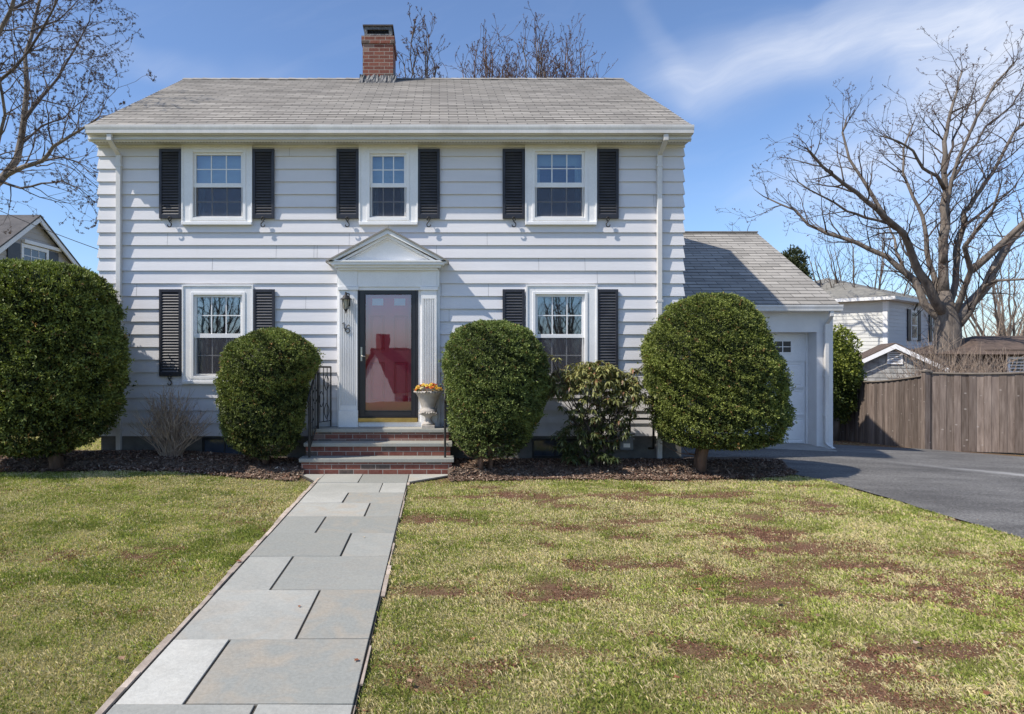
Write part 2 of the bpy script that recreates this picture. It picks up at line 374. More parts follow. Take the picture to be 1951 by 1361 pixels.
# ---- shutters with S-shaped holdbacks
def shutter(px0, px1, py0, py1, flip, hook=True):
    x0, x1, z0, z1 = X(px0), X(px1), Z(py1), Z(py0); Y0 = FAC-.065; Y1 = FAC-.033
    s = MB().frame(x0, x1, z0, z1, .042, Y0, Y1, wb=.07, wt=.05)
    if z1-z0 > 1.2: pass
    sh = s.build('shutter', M['shutter'], house, bevel=.003)
    lv = MB(); n = int((z1-z0-.12)/.043); st = (z1-z0-.12)/n
    for k in range(n):
        z = z0+.07+k*st
        lv.add([(x0+.042, Y0+.004, z), (x1-.042, Y0+.004, z), (x1-.042, Y0+.010, z+.001), (x0+.042, Y0+.010, z+.001),
                (x0+.042, Y1-.004, z+st*.86), (x1-.042, Y1-.004, z+st*.86), (x1-.042, Y1-.001, z+st*.80), (x0+.042, Y1-.001, z+st*.80)],
               [(0, 1, 2, 3), (0, 4, 5, 1), (3, 2, 6, 7), (4, 7, 6, 5)])
    lv.build('louvre', M['louvre'], sh)
    MB().box(x0+.03, x1-.03, Y1-.003, Y1-.0005, z0+.03, z1-.03).build('backing', M['black'], sh)
    if hook:
        cx = (x0+x1)/2; d = 1 if flip else -1; pts = []
        for k in range(15):
            a = k/14
            if a < .5:
                th = math.radians(200-a*2*230); pts.append((cx+d*(.022*math.cos(th)), .0, z0+.02+.022*math.sin(th)-.0))
            else:
                th = math.radians(-30+(a-.5)*2*10); pts.append(None)
        S = []
        for k in range(25):
            a = k/24
            if a <= .5: th = math.radians(-60+a*2*240); S.append((cx+d*(.024*math.cos(th)), FAC-.085, z0-.010+.030*math.sin(th)))
            else: th = math.radians(90-(a-.5)*2*270); S.append((cx+d*(.030*math.cos(th)), FAC-.085, z0-.100+.036*math.sin(th)))
        h = MB().tube(S, .009, 6); h.tube([(cx, FAC-.01, z0-.035), (cx, FAC-.085, z0-.035)], .006, 6)
        h.build('holdback', M['iron'], sh, smooth=True)
for (a, b, f) in ((306, 348, 1), (483, 524, 0), (642, 684, 1), (796, 838, 0), (957, 999, 1), (1135, 1177, 0)): shutter(a, b, 286, 418, f)
for (a, b, f) in ((306, 348, 1), (484, 525, 0), (957, 999, 1), (1135, 1176, 0)): shutter(a, b, 552, 717, f)
# ---- roofs: stepped courses so every row throws its own line
def slope(mbv, x0, x1, ye, ze, yr, zr, expo, x0r=None, x1r=None, wav=.003):
    """courses from eave (ye,ze) to ridge (yr,zr)"""
    L = math.hypot(yr-ye, zr-ze); n = max(1, round(L/expo)); nx = max(2, int((x1-x0)/.35))
    dy, dz = (yr-ye)/L, (zr-ze)/L; sgn = 1 if yr > ye else -1; ny, nz = -dz*sgn, abs(dy)
    V, Fc, UV = mbv
    for k in range(n):
        a = L*k/n; b = L*(k+1)/n
        base = len(V)
        for j, (s, h) in enumerate(((a, 0.), (a, .008), (b, .0015))):
            for i in range(nx+1):
                xx = x0+(x1-x0)*i/nx
                hh = h+wav*math.sin(xx*1.9+k*.35)*math.sin(xx*.7+k*.9)*(1 if j else 1)
                V.append((xx, ye+dy*s+ny*hh, ze+dz*s+nz*hh)); UV.append((xx, s+(1e-4 if j < 2 else -1e-4), 0))
        for j in (0, 1):
            for i in range(nx):
                p = base+j*(nx+1)+i; q = [p, p+1, p+nx+2, p+nx+1]
                Fc.append(q if sgn > 0 else q[::-1])
    return L/n
def roof_obj(name, mbv, mat, parent):
    V, Fc, UV = mbv
    o = bulk(name, np.array(V), np.array(Fc), mat, parent)
    a = o.data.attributes.new('roofuv', 'FLOAT_VECTOR', 'POINT'); a.data.foreach_set('vector', np.array(UV, 'f').ravel())
    return o
RYE, RZE, RYR, RZR = 10.17, 5.235, 14.0, 7.49
L_ = math.hypot(RYR-RYE, RZR-RZE); E1 = L_/round(L_/.128)
M['shingle'] = M_shingle('weathered grey shingles', (.42, .385, .335), (.325, .30, .265), E1)
mv = ([], [], []); slope(mv, XL-.005, XR+.02, RYE, RZE, RYR, RZR, .128); slope(mv, XL-.005, XR+.02, 2*RYR-RYE, RZE, RYR, RZR, .128)
roof = roof_obj('roof', mv, M['shingle'], house)
mb = MB()
for s in (-1, 1):     # roof deck underside, ridge cap
    ye = RYR+s*(RYE-RYR)
    mb.add([(XL, ye+.0, RZE-.03), (XR+.01, ye, RZE-.03), (XR+.01, RYR, RZR-.03), (XL, RYR, RZR-.03)], [(0, 1, 2, 3)])
mb.build('roof_deck', M['dark_metal'], roof)
mb = MB()
nn = 46
for k in range(nn):
    a = XL-.01+(XR-XL+.035)*k/nn; b = XL-.01+(XR-XL+.035)*(k+1)/nn-.02; w = .003*(k % 3)
    mb.cur = random.random()
    mb.add([(a, RYR-.13, RZR-.058+w), (b+.02, RYR-.13, RZR-.062+w), (b+.02, RYR, RZR+.018), (a, RYR, RZR+.024+w), (a, RYR+.13, RZR-.058), (b+.02, RYR+.13, RZR-.062)], [(0, 1, 2, 3), (3, 2, 5, 4)])
M['ridge'] = simple('ridge shingles', (.38, .35, .31), (.28, .26, .23), scale=8, rough=.92, rnd=.15)
mb.build('ridge_cap', M['ridge'], roof, rnd=True)
# rake boards, frieze, soffit, drip edge
for xx, s in ((XL, -1), (XR, 1)):
    mb = MB(); a = xx+s*.045 if s > 0 else xx-.045
    x_a, x_b = (xx+.0, xx+.04) if s > 0 else (xx-.04, xx)
    for s2 in (-1, 1):
        e = RYR+s2*(RYR-RYE-.05)
        mb.prism([(e, RZE-.02), (RYR, RZR-.035), (RYR, RZR-.19), (e, RZE-.17)], 'x', x_a, x_b)
    mb.build('rake_board', M['trim'], house)
MB().box(XL-.02, XR+.02, FAC-.33, FAC+.0, 5.015, 5.03).build('soffit', M['soffit'], house)
mb = MB()
for k in range(190):
    x = XL+.02+k*(XR-XL-.04)/190; mb.box(x, x+.022, FAC-.27, FAC-.20, 5.012, 5.0145)
mb.build('soffit_vent', M['dark_metal'], house)
MB().box(XL-.03, XR+.03, FAC-.2835, FAC-.262, 5.0, 5.17).build('fascia', M['trim'], house)
MB().box(XL-.02, XR+.03, RYE-.004, RYE+.05, RZE-.022, RZE-.004).build('drip_edge', M['dark_metal'], house)
def gutter(name, x0, x1, yb, zt, h=.125, w=.115, parent=house):
    """K-style gutter: profile swept along x, front face with its ogee"""
    pr = [(yb, zt-.0), (yb, zt-h), (yb-w*.52, zt-h), (yb-w*.62, zt-h*.86), (yb-w*.80, zt-h*.60), (yb-w*.95, zt-h*.45), (yb-w*1.0, zt-h*.22), (yb-w*1.0, zt-.0), (yb-w*.93, zt+.004), (yb-w*.93, zt-.02), (yb-w*.9, zt-h*.9), (yb-.01, zt-h*.9), (yb-.01, zt)]
    return MB().prism(pr, 'x', x0, x1).build(name, M['alu'], parent)
gutter('gutter', XL-.02, XR+.03, FAC-.2845, 5.215, h=.135, w=.125)
# frieze board at top of wall behind the soffit
MB().box(XL-.03, XR+.03, FAC-.035, FAC-.0, 4.985, 5.014).build('frieze', M['trim'], house)
def downspout(x, y_wall, z_top, z_bot, y_gut, w=.075, d=.06, foot=0, parent=house, xg=None, name='downspout'):
    xg = x if xg is None else xg
    yc = y_wall-d/2-.03
    pts = [(xg, y_gut, z_top), (xg, y_gut, z_top-.10), (x, yc, z_top-.24), (x, yc, z_bot+.0)]
    if foot: pts += [(x+foot*.02, yc-.02, z_bot-.05), (x+foot*.06, yc-.13, z_bot-.10)]
    V = []; Fc = []
    mb = MB()
    def ring(c, n0): cx, cy, cz = c; return [(cx-w/2, cy-d/2, cz), (cx+w/2, cy-d/2, cz), (cx+w/2, cy+d/2, cz), (cx-w/2, cy+d/2, cz)]
    rings = [ring(p, 0) for p in pts]
    vs = [v for r in rings for v in r]
    mb.add(vs, [(i*4+k, i*4+(k+1) % 4, (i+1)*4+(k+1) % 4, (i+1)*4+k) for i in range(len(rings)-1) for k in range(4)]+[(3, 2, 1, 0), tuple(range(len(vs)-4, len(vs)))])
    o = mb.build(name, M['alu'], parent, bevel=.006)
    st = MB()
    for z in (z_top-.42, (z_top+z_bot)/2, z_bot+.5): MB().box(x-w/2-.012, x+w/2+.012, yc-d/2-.004, y_wall-.02, z, z+.03).build('strap', M['alu'], o)
    return o
downspout(X(230), FAC, 5.09, .05, FAC-.35)
downspout(X(1254), FAC, 5.09, .02, FAC-.35)
# ---- chimney
cx0, cx1, cy0, cy1 = X(691, 13.62), X(749, 13.62), 13.62, 14.42
ch = MB().box(cx0, cx1, cy0, cy1, 6.9, 8.06).build('chimney', M['brick'], house)
MB().box(cx0-.025, cx1+.025, cy0-.025, cy1+.025, 8.06, 8.21).build('chimney_crown', M['brick'], ch)
mb = MB().frame(cx0+.03, cx1-.03, 8.2105, 8.42, .06, cy0+.03, cy0+.09)
mb.frame(cx0+.03, cx1-.03, 8.2105, 8.42, .06, cy1-.09, cy1-.03)
mb.box(cx0+.031, cx0+.08, cy0+.09, cy1-.09, 8.2105, 8.419).box(cx1-.08, cx1-.031, cy0+.09, cy1-.09, 8.2105, 8.419)
mb.build('chimney_cap', M['lead'], ch)
MB().box(cx0, cx1, cy0-.0, cy1, 8.4205, 8.45).build('cap_lid', M['dark_metal'], ch)
mb = MB()
for k in range(14): x = cx0+.1+k*.031; mb.box(x, x+.006, cy0+.06, cy0+.066, 8.26, 8.37)
for k in range(4): mb.box(cx0+.09, cx1-.09, cy0+.066, cy0+.071, 8.27+k*.027, 8.275+k*.027)
mb.build('cap_mesh', M['iron'], ch)
# crumpled lead flashing round the foot
zf = RZE+(cy0-RYE)*(RZR-RZE)/(RYR-RYE)
def crumple(p0, p1, up, out, n):
    p0, p1, up, out = map(Vector, (p0, p1, up, out)); vs = []
    for i in range(n+1):
        b = p0.lerp(p1, i/n); 
        for j, (u, o) in enumerate(((0, 1.0), (.25, .55), (.55, .22), (1, .05))):
            vs.append(b+up*(u+random.uniform(-.12, .12))+out*(o+random.uniform(-.15, .15)))
    return vs, [(i*4+j, (i+1)*4+j, (i+1)*4+j+1, i*4+j+1) for i in range(n) for j in range(3)]
mb = MB(); sl = (RZR-RZE)/(RYR-RYE)
mb.add(*crumple((cx0-.06, cy0-.0, zf-.02), (cx1+.06, cy0, zf-.02), (0, 0, .17), (0, -.11, -.05), 22))
mb.add(*crumple((cx0, cy0-.02, zf-.02), (cx0, RYR, RZR), (0, 0, .17), (-.08, 0, 0), 8))
mb.add(*crumple((cx1, cy0-.02, zf-.02), (cx1, RYR, RZR), (0, 0, .25), (.06, 0, 0), 8))
mb.build('flashing', M['lead'], ch)
# ---- front door surround
DC = -.80
def door_surround():
    Y0 = FAC-.12
    x0, x1 = X(641, Y0), X(838, Y0)
    pwL = (X(646, Y0), X(681, Y0)); pwR = (X(803, Y0), X(832, Y0))
    s = MB()
    s.box(x0, pwL[0], FAC-.06, FAC, .60, 3.0).box(pwR[1], x1, FAC-.06, FAC, .60, 3.0).box(x0, x1, FAC-.03, FAC-.001, 3.0, 3.04)
    ds = s.build('door_surround', M['trim'], house, bevel=.003)
    for a, b in (pwL, pwR):
        s = MB(); w = b-a; n = 6; fl = w*.74/n; m0 = a+w*.13
        s.box(a, b, Y0+.022, FAC, .86, 2.735)
        # flutes: thin ribs standing proud, shadow between them
        for k in range(n+1): s.box(m0+k*fl-.006, m0+k*fl+.006, Y0-.004, Y0+.022, .94, 2.60)
        s.box(a, a+w*.09, Y0-.004, Y0+.022, .86, 2.735).box(b-w*.09, b, Y0-.004, Y0+.022, .86, 2.735)
        s.box(a+w*.09, b-w*.09, Y0-.004, Y0+.022, 2.60, 2.735).box(a+w*.09, b-w*.09, Y0-.004, Y0+.022, .86, .94)
        s.box(a-.008, b+.008, Y0-.018, FAC, .60, .86)
        s.box(a-.02, b+.02, Y0-.03, FAC, 2.735, 2.785)
        s.build('pilaster', M['trim'], ds, bevel=.003)
    e = MB().box(x0+.01, x1-.01, Y0+.0, FAC, 2.7855, 3.06)
    e.box(pwL[1]+.0, pwR[0], Y0+.02, FAC, 2.735, 2.785)
    e.box(pwL[0], pwL[1], Y0-.012, Y0, 2.79, 3.05).box(pwR[0], pwR[1], Y0-.012, Y0, 2.79, 3.05)
    e.build('entablature', M['trim'], ds, bevel=.003)
    # jamb fillers between pilaster and black frame, white kick panel
    j = MB().box(pwL[1], DOORX0, FAC-.07, FAC, .60, 2.735).box(DOORX1, pwR[0], FAC-.07, FAC, .60, 2.735).box(DOORX0, DOORX1, FAC-.07, FAC, DOORZ1, 2.735)
    j.box(DOORX0, DOORX1, FAC-.075, FAC+.0, .60, DOORZ0-.07)
    j.build('jamb', M['trim'], ds, bevel=.002)
    # pediment
    Yp = FAC-.30; xa, xb = X(622, Yp), X(854, Yp); za = Z(497, Yp); zp = Z(434, Yp); xc = (xa+xb)/2
    p = MB()
    n0 = [(xa+.03, Yp+.03, 0), ]
    # stepped cornice mouldings
    for (dx, dy, z0_, z1_) in ((.16, .12, za-.13, za-.095), (.11, .075, za-.0945, za-.055), (.06, .03, za-.0545, za-.012), (.035, .012, za-.0115, za+.012)):
        p.box(xa+dx, xb-dx, Yp+dy, FAC, z0_, z1_)
    p.prism([(xa+.16, za+.0125), (xb-.16, za+.0125), (xc, zp-.085)], 'y', Yp+.13, FAC)         # tympanum, set back
    sl_ = (zp-za)/(xc-xa)
    for s_ in (-1, 1):
        def q(t, dz): return (xc+s_*t, zp-sl_*t+dz)
        W = xc-xa
        p.prism([q(0, -.02), q(W, -.02), q(W-.05, -.055), q(0, -.09)], 'y', Yp+.012, FAC)
        p.prism([q(0, -.0905), q(W-.09, -.0905), q(W-.20, -.125), q(0, -.135)], 'y', Yp+.06, FAC)
        p.prism([q(0, -.1355), q(W-.24, -.1355), q(W-.30, -.155), q(0, -.165)], 'y', Yp+.10, FAC)
    pd = p.build('pediment', M['trim'], ds)
    r = MB()
    for s_ in (-1, 1):
        W = xc-xa+.012
        def q(t, dz): return (xc+s_*t, zp-sl_*t+dz)
        r.prism([q(0, .006), q(W, .006), q(W, -.0195), q(0, -.0195)], 'y', Yp-.012, FAC)
    r.build('pediment_roof', M['ridge'], ds)
    return ds
ds = door_surround()
# storm door
sd_ = MB().frame(DOORX0, DOORX1, DOORZ0, DOORZ1, .035, FAC-.085, FAC-.03, wb=.02).build('storm_door_frame', M['black'], house, bevel=.003)
gx0, gx1, gz0, gz1 = X(696), X(785), Z(783), Z(561)
s = MB().frame(DOORX0+.038, DOORX1-.038, DOORZ0+.022, DOORZ1-.038, .01, FAC-.075, FAC-.04)
s = MB()
a0, a1, b0, b1 = DOORX0+.037, DOORX1-.037, DOORZ0+.022, DOORZ1-.037
s.box(a0, gx0, FAC-.078, FAC-.042, b0, b1).box(gx1, a1, FAC-.078, FAC-.042, b0, b1).box(gx0, gx1, FAC-.078, FAC-.042, b0, gz0).box(gx0, gx1, FAC-.078, FAC-.042, gz1, b1)
std = s.build('storm_door', M['black'], house, bevel=.004)
MB().frame(gx0-.001, gx1+.001, gz0-.001, gz1+.001, .012, FAC-.082, FAC-.05).build('glass_bead', M['iron'], std)
me_ = MB().add([(gx0, FAC-.060, gz0), (gx1, FAC-.060, gz0), (gx1, FAC-.060, gz1), (gx0, FAC-.060, gz1)], [(0, 1, 2, 3)]).build('storm_glass', M['door_glass'], std)
hx = X(690); hz = Z(676)
MB().box(hx-.017, hx+.013, FAC-.092, FAC-.079, hz-.10, hz+.12).build('handle_plate', M['steel'], std, bevel=.004)
MB().tube([(hx, FAC-.09, hz-.02), (hx+.002, FAC-.13, hz-.02), (hx+.07, FAC-.135, hz-.028)], .009, 8).build('handle', M['steel'], std, smooth=True)
MB().box(DOORX0+.015, DOORX1-.012, FAC-.115, FAC-.03, DOORZ0-.066, DOORZ0-.003).build('threshold', M['brass'], house, bevel=.006)
# inner red door with six recessed panels and two small lights
rd = MB(); fy = FAC+.03; rx0, rx1, rz0, rz1 = DOORX0+.02, DOORX1-.02, DOORZ0-.02, DOORZ1-.02
lites = [(X(709), X(730), Z(582), Z(569)), (X(751), X(772), Z(582), Z(569))]
panels = [(X(705), X(733), Z(668), Z(601)), (X(750), X(777), Z(668), Z(601)), (X(705), X(733), Z(765), Z(690)), (X(750), X(777), Z(765), Z(690))]
def panelled(mb, x0, x1, z0, z1, holes, y, depth):
    xs = sorted({x0, x1, *[h[0] for h in holes], *[h[1] for h in holes]}); zs = sorted({z0, z1, *[h[2] for h in holes], *[h[3] for h in holes]})
    for a, b in zip(xs, xs[1:]):
        for c, d in zip(zs, zs[1:]):
            mx, mz = (a+b)/2, (c+d)/2
            inn = any(h[0] < mx < h[1] and h[2] < mz < h[3] for h in holes)
            if not inn: mb.add([(a, y, c), (b, y, c), (b, y, d), (a, y, d)], [(0, 1, 2, 3)])
    for h in holes:
        e = .022; o = [(h[0], y, h[2]), (h[1], y, h[2]), (h[1], y, h[3]), (h[0], y, h[3])]
        i = [(h[0]+e, y+depth, h[2]+e), (h[1]-e, y+depth, h[2]+e), (h[1]-e, y+depth, h[3]-e), (h[0]+e, y+depth, h[3]-e)]
        k = [(h[0]+2*e, y+depth*.3, h[2]+2*e), (h[1]-2*e, y+depth*.3, h[2]+2*e), (h[1]-2*e, y+depth*.3, h[3]-2*e), (h[0]+2*e, y+depth*.3, h[3]-2*e)]
        mb.add(o+i+k, [(0, 1, 5, 4), (1, 2, 6, 5), (2, 3, 7, 6), (3, 0, 4, 7), (4, 5, 9, 8), (5, 6, 10, 9), (6, 7, 11, 10), (7, 4, 8, 11), (8, 9, 10, 11)])
panelled(rd, rx0, rx1, rz0, rz1, panels+lites, fy, .03)
rdo = rd.build('front_door', M['red'], house)
mb = MB()
for l in lites: mb.box(l[0], l[1], fy-.004, fy-.002, l[2], l[3])
M['litepane'] = simple('pale door light', (.70, .80, .85), (.62, .73, .80), rough=.2, bump=0)
mb.build('door_light', M['litepane'], rdo)
# doorbell, house number
dbx = X(677.5, FAC-.08)
MB().box(dbx-.009, dbx+.009, FAC-.085, FAC-.0705, Z(664), Z(651)).build('doorbell', M['iron'], house, bevel=.004)
def digit(pts, cx, cz, h, name='house_number'):
    Yd = FAC-.135
    w = [(cx+p[0]*h, Yd, cz+p[1]*h) for p in pts]
    MB().tube(w, .0065, 6).build(name, M['iron'], house, smooth=True)
Yd = FAC-.13
digit([(-.22, .28), (-.05, .38), (.04, .5), (.04, 0), (.04, -.42), (.18, -.5)], X(655, Yd), Z(620.5, Yd), .10)
digit([(.26, .42), (.10, .50), (-.10, .34), (-.24, .06), (-.28, -.20), (-.18, -.42), (.02, -.5), (.22, -.40), (.28, -.18), (.18, .02), (0, .06), (-.18, -.04), (-.26, -.2)], X(662.5, Yd), Z(627, Yd), .125)
# ---- basement windows in the foundation
def cellar(px0, px1, py0, py1):
    x0, x1, z0, z1 = X(px0), X(px1), Z(py1), Z(py0)
    o = MB().frame(x0, x1, z0, z1, .03, FAC-.018, FAC+.0).build('basement_window', M['iron'], house)
    MB().box(x0+.03, x1-.03, FAC+.0, FAC+.006, z0+.03, z1-.03).build('pane', M['dark_pane'], o)
    MB().box(x0+.03, x1-.03, FAC+.0065, FAC+.0105, z0+.03, z1-.03).build('backing', M['black'], o)
    m_ = (x0+x1)/2; MB().box(m_-.01, m_+.01, FAC-.012, FAC-.001, z0+.03, z1-.03).build('bar', M['iron'], o)
cellar(386, 470, 834, 870); cellar(1014, 1100, 836, 872)
# ---- garage wing
GY = 13.0; GX1 = X(1587, GY); gz = float(g(7, 13))
GYE, GZE = 12.78, Z(580, 12.78); GYR = 16.15; GZR = Z(443, GYR); GXR = X(1600, GYE)
ox0, ox1, oz1 = X(1420, GY), X(1556, GY), Z(633, GY)
mb = MB()
mb.box(XR+.03, ox0, GY, GY+.3, -.3, GZE-.10).box(ox1, GX1, GY, GY+.34, -.5, GZE-.10).box(ox0, ox1, GY, GY+.3, oz1, GZE-.10)
mb.box(GX1-.2, GX1-.001, GY+.34, 18.9, -.8, GZE-.10).box(XR+.03, GX1-.2, 18.7, 18.9, -.8, GZE-.10)
mb.prism([(GYE+.15, GZE-.12), (GYR, GZR-.05), (2*GYR-GYE-.15, GZE-.12)], 'x', GX1-.2, GX1-.002)
gw = mb.build('garage_wall', M['stucco'], house)
DY = GY+.30
MB().box(ox0-.2, ox1+.03, DY+.002, DY+.03, oz1-.02, oz1+.08).build('door_head', M['trim'], gw)
gd = MB(); dx0, dx1, dz0, dz1 = X(1330, DY), X(1536, DY), gz+.03, Z(636, DY)
gd.box(ox0-1.0, dx1, DY+.045, DY+.06, dz0, dz1).box(ox0-1.0, dx1, DY+.0275, DY+.045, dz0+3*(dz1-dz0)/4, dz1)
n = 4; hh = (dz1-dz0)/n
for r in range(n):
    for c in range(4):
        w = (dx1-dx0)/4; a = dx0+c*w+.05; b = dx0+(c+1)*w-.05; z0 = dz0+r*hh+.05; z1 = dz0+(r+1)*hh-.05
        if r == n-1: continue
        panelled(gd, a-.03, b+.03, z0-.03, z1+.03, [(a, b, z0, z1)], DY+.027, .01)
for r in range(1, n): gd.box(ox0-1.0, dx1, DY+.024, DY+.0268, dz0+r*hh-.006, dz0+r*hh+.002)
gdo = gd.build('garage_door', M['trim'], house)
MB().box(dx1, ox1, DY+.01, DY+.09, gz-.02, dz1+.03).build('garage_jamb', M['trim'], gw)
MB().box(ox0-1, dx1, DY+.022, DY+.06, gz+.005, dz0-.001).build('door_seal', M['iron'], gdo)
for (p0, p1) in ((1400, 1432), (1474, 1510)):
    a, b, c, d = X(p0, DY), X(p1, DY), Z(674, DY), Z(648, DY)
    w = MB().frame(a, b, c, d, .028, DY+.008, DY+.0268).build('garage_door_window', M['trim'], gdo)
    w.name = 'light_frame'
    MB().box((a+b)/2-.008, (a+b)/2+.008, DY+.012, DY+.024, c+.02, d-.02).box(a+.02, b-.02, DY+.013, DY+.0235, (c+d)/2-.007, (c+d)/2+.007).build('light_bar', M['trim'], gdo)
    MB().box(a+.02, b-.02, DY+.016, DY+.0225, c+.02, d-.02).build('light_pane', M['black'], gdo)
L2 = math.hypot(GYR-GYE, GZR-GZE); E2 = L2/round(L2/.15)
M['shingle2'] = M_shingle('grey garage shingles', (.42, .39, .345), (.31, .29, .26), E2, .42)
mv = ([], [], []); slope(mv, XR+.026, GXR, GYE, GZE, GYR, GZR, .15, wav=.004); slope(mv, XR+.026, GXR, 2*GYR-GYE, GZE, GYR, GZR, .15, wav=.004)
gr = roof_obj('garage_roof', mv, M['shingle2'], house)
mb = MB()
for s in (-1, 1):
    ye = GYR+s*(GYE-GYR); mb.add([(XR+.03, ye, GZE-.02), (GXR-.005, ye, GZE-.02), (GXR-.005, GYR, GZR-.02), (XR+.03, GYR, GZR-.02)], [(0, 1, 2, 3)])
mb.prism([(GYE+.02, GZE-.021), (GYR, GZR-.021), (GYR, GZR-.15), (GYE+.02, GZE-.15)], 'x', GXR-.035, GXR-.004)
mb.build('garage_rake', M['trim'], gr)
MB().box(XR+.03, GXR, GYR-.10, GYR+.10, GZR-.02, GZR+.012).build('garage_ridge_cap', M['ridge'], gr)
MB().box(XR+.03, GXR-.002, GYE+.03, GY, GZE-.14, GZE-.03).build('garage_fascia', M['trim'], house)
gutter('garage_gutter', XR+.03, GXR+.02, GYE+.029, GZE-.02, h=.12, w=.115)
downspout(X(1574, GY-.05), GY, GZE-.13, gz+.12, GYE-.03, foot=1, name='garage_downspout', xg=X(1581, GY-.2))
# ================================================================== STEPS
steps = thing('front_steps', 'three red brick steps with grey bluestone treads below the front door', 'steps', (-.85, 10.0, 0))
SY = [9.62, 9.87, 10.12]; SZ = [.235, .425, .605]
SX = [(X(573, 9.62), X(861, 9.62)), (X(582, 9.87), X(858, 9.87)), (X(594, 10.12), X(855, 10.12))]
for k in range(3):
    a, b = SX[k]; zb = (0 if k == 0 else SZ[k-1])
    MB().box(a+.0, b-.0, SY[k]+.03, FAC-.03, zb-.02 if k == 0 else zb+.0005, SZ[k]-.056).build('brick_riser', M['brick'], steps)
def M_bluestone():
    t = NT('bluestone'); co = t.coord(); r = t.n('Attribute', attribute_name='rnd').outputs['Fac']
    v = t.n('VectorMath', {0: co, 1: t.n('CombineXYZ', {0: t.math('MULTIPLY', r, 37.), 1: t.math('MULTIPLY', r, 91.)}).outputs[0]}, operation='ADD').outputs[0]
    n1 = t.noise(v, 1.6, 6, .6, .6); n2 = t.noise(v, 45, 4, .7); n3 = t.noise(v, 3.3, 3, .5, 1.2); n4 = t.noise(co, 240, 2)
    base = t.mix(t.ramp(r, .1, .9), (.31, .31, .275), (.56, .545, .485))
    base = t.mix(t.ramp(n1, .35, .7, 0, .6), base, (.30, .30, .27))
    warm = t.math('MULTIPLY', t.ramp(n3, .42, .68), t.ramp(t.math('FRACT', t.math('MULTIPLY', r, 7.3)), .3, .8, .06, .42))
    base = t.mix(warm, base, (.47, .37, .26))
    k = t.math('ADD', t.ramp(n2, .2, .8, .80, 1.13), t.ramp(n4, .2, .8, -.07, .07))
    base = t.mix(1.0, base, t.n('CombineColor', {0: k, 1: k, 2: k}).outputs[0], 'MULTIPLY')
    return t.done(t.bsdf(col=base, rough=.8, spec=.25, nrm=t.bump(t.math('ADD', n2, t.math('MULTIPLY', n1, 2.)), .35, .006)))
M['bluestone'] = M_bluestone()
for k in range(3):
    a, b = SX[k]; mb = MB(); mb.cur = .15+.1*k
    mb.box(a-.03, b+.03, SY[k], FAC-.031+.0007*k if k == 2 else SY[k+1]+.029, SZ[k]-.0555, SZ[k])
    mb.build('tread', M['bluestone'], steps, bevel=.008, rnd=True)
# ---- railings
def railing(xw, label, side, splay=0.):
    xf = lambda y: xw+(.15*(y-10.15)/.27 if y > 10.15 else .05*(y-10.15)/.43)*splay
    rl = thing('stair_railing', label, 'railing', (xw, 9.75, .235), group='iron railings beside the steps')
    Ya, Yb, Yc = 10.42, 10.15, 9.72; top = .605+.93
    za = top; zc = .235+.90
    MB().tube([(xf(Ya), Ya, .605), (xf(Ya), Ya, top)], .011, 8).build('post', M['iron'], rl)
    MB().tube([(xw, Yb, .605), (xw, Yb, top)], .015, 8).build('post', M['iron'], rl)
    MB().tube([(xf(Yc), Yc, .235), (xf(Yc), Yc, zc)], .017, 8).build('post', M['iron'], rl)
    MB().tube([(xf(y_), y_, z_) for y_, z_ in ((Ya, top), (Yb, top+.012), (Yb-.04, top-.01), (Yc+.02, zc+.04), (Yc-.03, zc-.02), (Yc-.05, zc-.07), (Yc-.03, zc-.10))], .016, 8).build('handrail', M['iron'], rl, smooth=True)
    MB().tube([(xf(Ya), Ya, .70), (xf(Yb), Yb, .70), (xf(Yc), Yc, .34)], .008, 6).build('lower_rail', M['iron'], rl)
    for k in range(1, 9):
        y = Ya+(Yc-Ya)*k/9
        zt = top if y > Yb else top+(zc-top)*(Yb-y)/(Yb-Yc); zb = .70 if y > Yb else .70-.36*(Yb-y)/(Yb-Yc)
        MB().tube([(xf(y), y, zb), (xf(y), y, zt)], .0065, 6).build('baluster', M['iron'], rl)
    for (yc, zm) in ((10.33, 1.30), (10.22, 1.05), (10.33, .86), (10.0, 1.12), (9.84, .85)):
        for s_ in (1, -1):
            pts = [(xf(yc)+s_*(.004+.026*math.sin(k/12*math.pi))*(1 if splay else 0), yc+s_*(.004+.032*math.sin(k/12*math.pi))*(1 if k < 10 else .6), zm+s_*.0+(-.12+.24*k/12)) for k in range(13)]
            MB().tube(pts, .006, 6).build('scroll', M['iron'], rl, smooth=True)
railing(X(606, 10.15), 'black wrought iron railing with scrolls left of the steps, half behind the round yew', 0, 1.)
railing(X(848, 9.72), 'slim black iron railing at the right edge of the steps beside the urn', 1)
# ================================================================== URN, FLOWERS, LANTERN, METER
ux, uy, uz = X(816, 10.27), 10.27, .605
urn = thing('planter_urn', 'cream cast stone urn on a square foot standing right of the red door', 'urn', (ux, uy, uz))
prof = [(.085, .05), (.095, .065), (.07, .085), (.045, .12), (.045, .15), (.06, .175), (.115, .20), (.135, .25), (.128, .285), (.105, .30), (.11, .33), (.13, .40), (.165, .49), (.20, .535), (.215, .55), (.215, .57), (.195, .575), (.18, .545), (.10, .53)]
MB().lathe([(r, z+uz) for r, z in prof], ux, uy, 32).build('bowl', M['urn'], urn, smooth=True)
MB().box(ux-.10, ux+.10, uy-.10, uy+.10, uz+.0005, uz+.05).build('foot', M['urn'], urn, bevel=.006)
mb = MB()
for k in range(28):
    a = 2*math.pi*k/28; mb.ball((ux+.213*math.cos(a), uy+.213*math.sin(a), uz+.555), .016, 6, 4)
